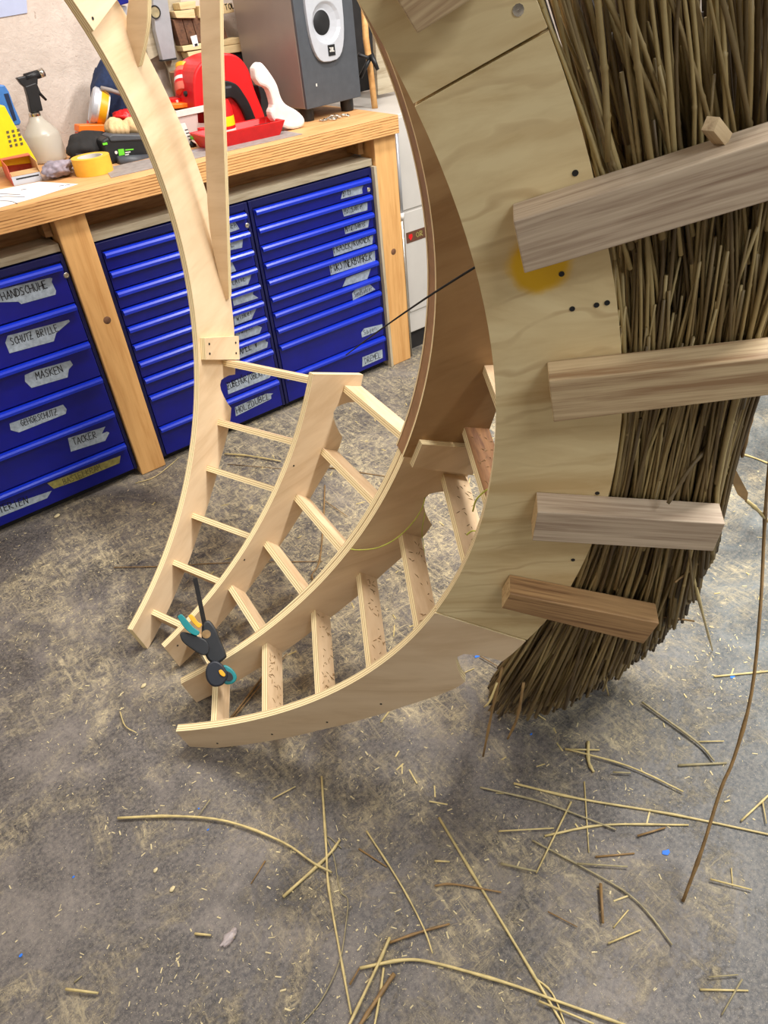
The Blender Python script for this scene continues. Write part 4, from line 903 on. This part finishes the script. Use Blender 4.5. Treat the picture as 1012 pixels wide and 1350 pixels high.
# orange box, gloves, tub, backpack
t = thing('orange_case', 'small orange plastic case standing left of the beige gloves', 'case', (.98, 2.87, Z1))
yprism('shell', [(104, 165), (138, 164), (138, 176), (104, 174)], 2.86, .05, M_['orange'], t, .003); yprism('base', [(104, 175), (138, 177), (138, 186), (106, 184)], 2.862, .045, M_['redlabel'], t, .002); yprism('support', [(108, 184), (136, 186), (136, 206), (108, 208)], 2.87, .04, M_['black2'], t)
tag(yprism('red_tin', [(119, 160), (140, 159), (140, 164), (119, 164.5)], 2.93, .04, M_['red'], None, .002), 'low dark red box peeping out behind the orange case', 'box')
bpy.data.objects['red_tin'].location.z += 0
t = thing('work_glove', 'pair of beige leather work gloves lying on the black power tool', 'gloves', tuple(onY((160, 178), 2.76)))
blob('palm', onY((152, 168), 2.77), (.034, .04, .032), M_['glove'], t, 0, .12, 1.5, 3)
for k in range(4): tube('finger', [onY((147 + k * 6, 162), 2.76), onY((148 + k * 6, 170), 2.735), onY((149 + k * 6, 178), 2.74)], [.012, .013, .009], M_['glove'], t, 10)
blob('palm', onY((174, 167), 2.79), (.03, .04, .03), M_['glove'], t, .3, .12, 1.5, 6)
tag(blob('red_glove', onY((162, 152), 2.86), (.035, .04, .018), M_['red'], None, .2, .4, 2, 5, None, 3), 'red and cream work glove lying on top of the beige gloves', 'glove')
c = onY((132, 142), 2.92); rotT = Matrix.Rotation(math.radians(-8), 4, 'Y') @ Matrix.Rotation(math.radians(62), 4, 'X') @ Matrix.Rotation(math.radians(0), 4, 'Z')
t = thing('plastic_tub', 'round white plastic tub lying tilted on its side by the wall', 'tub', tuple(c)); MT = Matrix.Translation(V(c)) @ Matrix.Rotation(math.radians(-62), 4, 'Y') @ Matrix.Rotation(math.radians(-15), 4, 'X')
lathe('tub', [(0, -.025), (.050, -.025), (.056, .012), (.056, .02)], M_['white'], t, MT, 28); lathe('lid', [(.060, .012), (.060, .026), (.052, .032), (.046, .029), (.02, .031), (0, .031)], M_['silver'], t, MT, 28)
lathe('label_band', [(.0535, -.02), (.0572, .004)], M_['amber'], t, MT, 28)
t = thing('backpack', 'navy blue fabric backpack with grey strap behind the curved rib', 'bag', tuple(onY((150, 178), 3.0)))
blob('pack', onY((158, 128), 3.0), (.10, .09, .12), M_['navy'], t, 0, .16, 1.6, 2); tube('strap', [onY((133, 116), 2.9), onY((146, 119), 2.88), onY((160, 124), 2.9)], .007, M_['mat'], t, 6)
blob('base', (onY((160, 160), 3.0)), (.10, .07, .09), M_['greycloth'], t, 0, .2, 1.6, 7, Z1)
# between the rib and the strut
tag(yprism('template_board', [(214, -20), (236, -20), (240, 22), (252, 70), (262, 110), (262, 150), (236, 150), (222, 92), (214, 70), (196, 80), (188, 30), (188, -20)], 3.10, .012, M_['grayboard'], None, .001), 'tan shaped template board leaning on the back wall', 'board')
bpy.data.objects['template_board']['label'] = 'tan shaped template board hanging on the back wall behind the spirit level'
t = thing('spirit_level', 'grey aluminium spirit level with round vial hanging in front of the template board', 'level', tuple(onY((215, 79), 3.06)))
yprism('rail', [(200, -20), (218, -20), (232.5, 77), (215, 80), (205, 40)], 3.06, .03, M_['alu'], t, .001); yprism('rail_edge', [(214, 79), (233, 76), (233, 78.5), (214, 81)], 3.058, .032, M_['black2'], t)
MV = frame(onY((204, 16), 3.058), (1, 0, 0), (0, 0, 1), (0, -1, 0)); lathe('vial_ring', [(.021, 0), (.021, .005), (.017, .005), (.017, 0)], M_['black2'], t, MV, 24); lathe('vial', [(0, .003), (.017, .003), (.017, 0)], M_['strawg'], t, MV, 20)
tag(yprism('set_square', [(155, 6), (167, 8), (168, 34), (158, 22)], 3.08, .004, M_['alu'], None), 'grey metal piece hanging between the rib and the short strut', 'tool')
tag(yprism('plastic_fitting', [(150, -12), (168, -12), (170, 4), (156, 8), (151, 2)], 3.06, .02, M_['blue'], None, .003), 'dark blue plastic piece at the top edge between rib and short strut', 'plastic part')
tag(lathe('bark_log', [(.0, 0), (.06, 0), (.066, .03), (.07, .14), (.066, .2), (0, .2)], M_['stone'], None, Matrix.Translation((1.345, 2.97, Z1)), 14), 'round brown bark log standing against the wall', 'log')
t = thing('label_jar', 'glass jar with red and white label lying tilted on other jars', 'jar', tuple(onY((243, 108), 2.86)))
MJ = Matrix.Translation(V(onY((243, 107), 2.86))) @ Matrix.Rotation(.5, 4, 'Y') @ Matrix.Rotation(-.5, 4, 'X')
lathe('glass', [(0, -.045), (.030, -.045), (.035, -.035), (.035, .03), (.028, .042)], M_['redlabel'], t, MJ, 24); lathe('lid', [(.030, .040), (.031, .054), (0, .055)], M_['amber'], t, MJ, 24); lathe('paper_label', [(.0355, -.02), (.0355, .02)], M_['red'], t, MJ, 24)
lathe('paper_label', [(.0357, -.010), (.0357, .002)], M_['white'], t, MJ, 24)
c = onY((232, 150), 2.88); t = thing('lidded_jar', 'short jar with red checked lid behind the clear box', 'jar', (c[0], c[1], Z1)); zt = onY((232, 130), 2.88)[2]
lathe('glass', [(.034, 0), (.036, zt - Z1 - .03), (.030, zt - Z1 - .012)], M_['char'], t, Matrix.Translation((c[0], c[1], Z1)), 20); lathe('lid', [(.035, zt - Z1 - .014), (.035, zt - Z1 + .004), (0, zt - Z1 + .006)], M_['red'], t, Matrix.Translation((c[0], c[1], Z1)), 20)
for k in range(8): a = k * math.pi / 4; box('lid_check', (0, 0, 0), (.008, .002, .008), M_['white'], t, Matrix.Translation((c[0], c[1], zt - .004)) @ Matrix.Rotation(a, 4, 'Z') @ Matrix.Translation((0, .0355, 0)))
t = thing('putty_knife', 'black and yellow handled tool lying over the jars', 'tool', tuple(onY((255, 120), 2.80)))
tube('handle', [onY((243, 124), 2.80), onY((262, 121), 2.80)], .009, M_['black'], t, 10); tube('stripe', [onY((250, 121), 2.795), onY((282, 116), 2.795)], .006, M_['yellow'], t, 8)
tag(yprism('orange_lid', [(226, 137), (262, 135), (256, 141), (230, 144)], 2.80, .05, M_['orange'], None, .003), 'flat orange plastic lid resting on the clear box', 'disc')  # flat orange lid laid over the clear box
t = thing('clear_box', 'translucent plastic box between the tall rib and the long strut', 'box', tuple(onY((250, 185), 2.76)))
q0, q1 = onY((232, 146), 2.74), onY((277, 137), 2.74); zt = q1[2] * .5 + q0[2] * .5; x0, x1 = q0[0], q1[0]
wbox('wall', x0, x1, 2.74, 2.743, Z1, zt, M_['clearbox'], t); wbox('wall', x0, x1, 2.86, 2.863, Z1, zt, M_['clearbox'], t); wbox('wall', x0, x0 + .003, 2.743, 2.86, Z1, zt, M_['clearbox'], t); wbox('wall', x1 - .003, x1, 2.743, 2.86, Z1, zt, M_['clearbox'], t)
wbox('rim', x0 - .004, x1 + .004, 2.735, 2.741, zt - .02, zt, M_['cloth'], t, .001)
t = thing('steel_gauge', 'white perforated tool blade leaning on the clear box', 'tool', tuple(onY((246, 190), 2.68)))
yprism('blade', [(238, 163), (244, 162), (254, 188), (248, 191)], 2.68, .004, M_['white'], t); [yprism('slot', [(243.5 + k * 1.7, 171 + k * 4.2), (247.5 + k * 1.7, 170 + k * 4.2), (247.8 + k * 1.7, 171.4 + k * 4.2), (243.8 + k * 1.7, 172.4 + k * 4.2)], 2.6795, .001, M_['ink'], t) for k in range(4)]
tube('tip', [onY((250, 189), 2.68), onY((257, 193), 2.68)], .010, M_['black'], t, 8)
tag(tube('green_bit', [onY((252, 180), 2.66), onY((260, 184), 2.66)], [.008, .006], M_['green'], None, 8), 'small green and yellow plastic bit behind the long strut', 'tool')
tag(yprism('red_clip', [(263, 169), (275, 168), (275, 192), (265, 192)], 2.66, .02, M_['red'], None, .002), 'small upright red plastic clip left of the long strut', 'clip')
tag(wbox('rule', 1.02, 1.22, 2.585, 2.61, Z1 + .0016, Z1 + .003, M_['alu']), 'flat metal rule on the grey mat behind the long strut', 'rule')
# crate of wood samples
cr_ = thing('sample_crate', 'stack of dark walnut boards framed by pale spruce blocks against the wall', 'crate', tuple(onY((270, 80), 3.0)))
for a, b_ in (((228, 26), 12), ((240, 24), 12), ((252, 22), 14), ((266, 20), 14), ((279, 18), 12)):
    x, yv = a; yprism('walnut_board', [(x, yv), (x + b_ - .6, yv - 2), (x + b_ + 9, yv + 32), (x + 10, yv + 34)], 3.05, .04, M_['walnut'], cr_, .001)
for P in ([(236, 4), (258, 1), (258, 11), (238, 13)], [(262, 8), (306, 4), (309, 16), (263, 24)], [(240, 61), (316, 49), (319, 57), (242, 68)], [(247, 69), (320, 57), (326, 67), (250, 78)], [(229, 15), (256, 12), (258, 24), (233, 24)]):
    yprism('spruce_block', P, 3.035, .06, M_['paleblock'], cr_, .002)
yprism('price_tag', [(251, 48), (259, 46), (262, 60), (255, 62)], 3.034, .002, M_['paper'], cr_); yprism('tag_print', [(256.5, 58), (260, 57), (260.6, 60), (257, 61)], 3.033, .001, M_['ink'], cr_)
lettering('TOL', (0, 0), (.045, 0.004), .018, .003, M_['ink'], cr_, frame(onY((297, 14), 3.0345), (1, 0, 0), (0, 0, 1), (0, -1, 0)))
# base under the crate so that it stands on the bench
yprism('support_block', [(258, 78), (322, 66), (340, 150), (280, 160)], 3.045, .06, M_['black2'], cr_)
# red machine
rm = thing('red_machine', 'large red plastic machine housing with black arched handle behind the red tray', 'machine', (1.42, 2.78, Z1))
yprism('housing', cr([(259, 165), (255, 110), (262, 86), (280, 74), (300, 70), (316, 76), (328, 92), (336, 118), (349, 152), (350, 168)], 4), 2.74, .16, M_['red'], rm, .02)
H = cr([(292, 106), (302, 107), (313, 112), (322, 124), (330, 138), (338, 158)], 4); H2 = cr([(326, 160), (320, 146), (312, 134), (305, 129), (296, 130)], 4)
yprism('handle', H + H2, 2.725, .03, M_['black'], rm, .004); yprism('grip_badge', [(297, 114), (305, 113), (305, 116), (297, 117)], 2.7245, .001, M_['char'], rm)
tag(yprism('black_case', [(340, 113), (352, 113), (358, 122), (361, 136), (359, 141), (362, 160), (345, 168), (344, 130)], 2.79, .05, M_['black'], None, .004), 'black plastic knob-shaped case right of the red machine', 'case')
c = onY((298, 172), 2.66); t = thing('red_tin', 'red round tin with yellow band in front of the red machine', 'tin', (c[0], c[1], Z1)); MT = Matrix.Translation((c[0], c[1], Z1)); zt = onY((298, 131), 2.66)[2] - Z1
lathe('can', [(.036, 0), (.036, zt * .8), (.028, zt), (0, zt)], M_['red'], t, MT, 22); lathe('band', [(.0365, zt * .38), (.0365, zt * .62)], M_['yellow'], t, MT, 22); lathe('print_band', [(.0364, zt * .15), (.0364, zt * .3)], M_['white'], t, MT, 22)
# red tray
c0, c1, c2 = b1((275, 201)), b1((377, 178)), b1((388, 163)); ang = math.atan2(c1[1] - c0[1], c1[0] - c0[0]); L = np.linalg.norm(c1 - c0) + .0
ty = thing('red_tray', 'shallow open red plastic tray lying at the bench front edge', 'tray', (c0[0], c0[1], Z1), rz=ang); MT = WM[ty.name]; Wd, Ht = .13, .048
def rect(o, z): return [(o, o, z), (L - o, o, z), (L - o, Wd - o, z), (o, Wd - o, z)]
lev = [rect(.018, 0), rect(0, Ht), rect(-.006, Ht), rect(-.006, Ht - .004), ]
vs = rect(.016, 0) + rect(-.004, Ht) + rect(.006, Ht) + rect(.022, .004); fs = [(0, 1, 2, 3)] + [(a * 4 + i, a * 4 + (i + 1) % 4, (a + 1) * 4 + (i + 1) % 4, (a + 1) * 4 + i) for a in range(3) for i in range(4)] + [(12, 13, 14, 15)]
o = mk('tray', vs, fs, M_['red'], ty, MT.copy()); bev(o, .002); box('tray_slot', (L * .72, .004, Ht + .0005), (L * .2, .006, .001), M_['black2'], ty, MT.copy())
for k in range(6): box('tray_bits', (0, 0, 0), (.03, .008, .006), M_['alu'] if k % 2 else M_['black2'], ty, MT @ Matrix.Translation((.12 + k * .045, .05 + .02 * (k % 2), .008)) @ Matrix.Rotation(k * 1.1, 4, 'Z'))
# white cloth bag
P = cr([(335, 90), (341, 83), (347, 84), (358, 98), (366, 112), (371, 128), (378, 138), (392, 146), (402, 157), (398, 168), (380, 170), (362, 160), (357, 148), (360, 138), (354, 118), (343, 112), (337, 104)], 3)
t = yprism('cloth_bag', P, 2.575, .04, M_['cloth'], None, .012); tag(t, 'white cloth bag slumped between the red machine and the speaker', 'bag')
# speaker
FA, FB = fl((405, 145), 1.045), fl((476, 127.5), 1.045); ang = math.atan2(FB[1] - FA[1], FB[0] - FA[0]); wS = np.linalg.norm(FB - FA); hS = .46; dS = .36
sp_ = thing('subwoofer', 'big dark grey speaker with silver oval port plate on the bench', 'speaker', (FA[0], FA[1], Z1), rz=ang); MS = WM[sp_.name] @ Matrix.Translation((0, 0, .045))
box('cabinet', (wS / 2, .012 + dS / 2, hS / 2), (wS, dS, hS), M_['silverside'], sp_, MS.copy(), .004); box('front_panel', (wS / 2, .006, hS / 2), (wS, .012, hS), M_['char'], sp_, MS.copy(), .002)
for x in (.035, wS - .035):
    for yv in (.05, dS - .04): lathe('foot', [(.024, -.0445), (.026, -.03), (.026, 0), (0, 0)], M_['black'], sp_, MS @ Matrix.Translation((x, yv, 0)), 16)
def onS(p):
    N = np.array(MS.to_3x3() @ Vector((0, 1, 0))); X = hit(p, FA, N); return MS.inverted() @ V(X)
a, b_ = onS((451, 30)), onS((404, 40)); bt_ = onS((433, 81)); cxp = (a.x + b_.x) / 2; wp = (a.x - b_.x) / 2; zb = bt_.z; pr = []
cz = onS((428, 27)).z; zt = 2 * cz - zb + .09
for k in range(33):
    th_ = math.pi * 2 * k / 32; pr.append((cxp + wp * (abs(math.cos(th_)) ** .6) * (1 if math.cos(th_) > 0 else -1), (zb + zt) / 2 + (zt - zb) / 2 * (abs(math.sin(th_)) ** .8) * (1 if math.sin(th_) > 0 else -1)))
MF = MS @ frame((0, 0, 0), (1, 0, 0), (0, 0, 1), (0, -1, 0))
pc = onS((428, 30)); hole = .044
Rf = .066; nO = len(pr) - 1; ctr = (pc.x - .002, pc.z); ring = []
for (px_, pz_) in pr[:-1]:
    a_ = math.atan2(pz_ - ctr[1], px_ - ctr[0]); ring.append((ctr[0] + Rf * math.cos(a_), ctr[1] + Rf * .98 * math.sin(a_)))
vs = [(x, y, 0) for x, y in pr[:-1]] + [(x, y, .012) for x, y in pr[:-1]] + [(x, y, .012) for x, y in ring] + [(ctr[0] + (x - ctr[0]) * .88 - .004, ctr[1] + (y - ctr[1]) * .88, .006) for x, y in ring] + [(ctr[0] + (x - ctr[0]) * .62 - .012, ctr[1] + (y - ctr[1]) * .66 + .002, .0015) for x, y in ring]
fs = [(k * nO + i, k * nO + (i + 1) % nO, (k + 1) * nO + (i + 1) % nO, (k + 1) * nO + i) for k in range(4) for i in range(nO)] + [tuple(range(4 * nO, 5 * nO))]
plt = mk('port_plate', vs, fs, M_['silver'], sp_, MF.copy()); bev(plt, .002)
lathe('port_hole', [(0, .0022), (.037, .0022), (.039, .0010)], M_['black'], sp_, MF @ Matrix.Translation((ctr[0] - .014, ctr[1] + .002, 0)), 28)
pl_ = onS((434, 66)); box('badge', (0, 0, .0075), (.032, .034, .003), M_['black'], sp_, MF @ Matrix.Translation((pl_.x, pl_.z, .005)))
lettering('JBL', (-.0105, -.004), (.0125, -.004), .012, .0028, M_['white'], sp_, MF @ Matrix.Translation((pl_.x, pl_.z, .0146)), 0)
pm = onS((417, 112)); box('paint_chip', (0, 0, .0006), (.005, .009, .0008), M_['white'], sp_, MF @ Matrix.Translation((pm.x, pm.z, 0)))
# pile of screws (counted one by one)
c = b1((443, 157))
for k in range(60):
    r_ = random.random() ** .6; a = random.uniform(0, 6.28); x, yv = c[0] + .065 * r_ * math.cos(a), c[1] + .03 * r_ * math.sin(a); z = Z1 + .003 + .012 * (1 - r_) * random.random(); d = random.uniform(0, 3.1); l = .011
    tag(tube('screw', [(x, yv, z), (x + l * math.cos(d), yv + l * math.sin(d), z), (x + (l + .003) * math.cos(d), yv + (l + .003) * math.sin(d), z)], [.0014, .0016, .0035], M_['chrome'], None, 6), 'small silver screw in the loose heap on the bench in front of the speaker', 'screw', 'screws heaped in front of the speaker')
# right end: boards, dowel, small clamp
tag(yprism('leaning_board', [(494, 40), (524, 40), (526, 146), (500, 146)], 2.86, .02, M_['grayboard'], None, .001), 'pale upright board leaning at the right end of the bench', 'board')
tag(yprism('shadow_board', [(458, -30), (494, -30), (502, 148), (470, 146)], 3.02, .02, M_['black2'], None), 'black board added behind the speaker, shadow there put into its colour', 'board')  # dark sheet added for the black panel and shadow behind the speaker
dw = tube('wooden_dowel', [onY((478, -20), 2.75), onY((482, 50), 2.73), onY((488, 90), 2.72), onY((494, 143), 2.70)], .0125, M_['pine'], None, 14); tag(dw, 'round yellowish wooden dowel standing between speaker and board', 'dowel')
t = thing('cable_hook', 'black cross-shaped clamp fixed on the wooden dowel', 'clamp', tuple(onY((488, 76), 2.69)))
tube('bar', [onY((472, 72), 2.70), onY((484, 76), 2.69), onY((490, 74), 2.69)], .007, M_['black'], t, 8); tube('bar', [onY((475, 102), 2.72), onY((482, 88), 2.70), onY((489, 74), 2.69)], .008, M_['black'], t, 8); tube('handle', [onY((489, 72), 2.685), onY((498, 92), 2.66)], [.012, .007], M_['black'], t, 8)
# locker right of the bench, with pipe
lk = thing('steel_locker', 'pale grey steel locker standing right of the bench', 'locker', (2.3, 2.7, 0))
wbox('body', 1.935, 2.75, 2.50, 3.1, .09, .985, M_['locker'], lk, .004); wbox('plinth', 1.945, 2.74, 2.52, 3.08, .0, .09, M_['black2'], lk)
wbox('door', 1.945, 2.74, 2.494, 2.50, .19, .62, M_['locker'], lk, .002); wbox('door', 1.945, 2.74, 2.494, 2.50, .63, .975, M_['locker'], lk, .002)
q = onY((541, 313), 2.49); st_ = wbox('sticker_strip', q[0] - .02, q[0] + .30, 2.4925, 2.494, q[2] - .022, q[2] + .022, M_['brownstrip'], lk)
prism('red_emblem', [(-.009, .012), (.009, .012), (.011, 0), (0, -.014), (-.011, 0)], .001, M_['red'], st_, frame((q[0] + .002, 2.4925, q[2]), (1, 0, 0), (0, 0, 1), (0, -1, 0)))
lettering('OR', (.03, -.009), (.07, -.009), .02, .0035, M_['tapey'], st_, frame((q[0] + .002, 2.4922, q[2]), (1, 0, 0), (0, 0, 1), (0, -1, 0)))
pi = thing('steel_pipe', 'thin chrome pipe running up beside the right bench post', 'pipe', (1.912, 2.47, 0))
tube('pipe', [(1.908, 2.462, .002), (1.908, 2.462, .62)], .007, M_['chrome'], pi, 12); tube('pipe', [(1.912, 2.466, .62), (1.915, 2.468, .935)], .009, M_['alu'], pi, 12); tube('pipe_joint', [(1.909, 2.463, .61), (1.909, 2.463, .635)], .012, M_['white'], pi, 12)
# blue sheet on the wall
tag(yprism('wall_sheet', [(-40, -40), (33, -40), (36, 17), (-40, 30)], YW - .004, .003, M_['bluepaper'], None), 'pale blue sheet fixed on the plaster wall at the top left', 'paper')
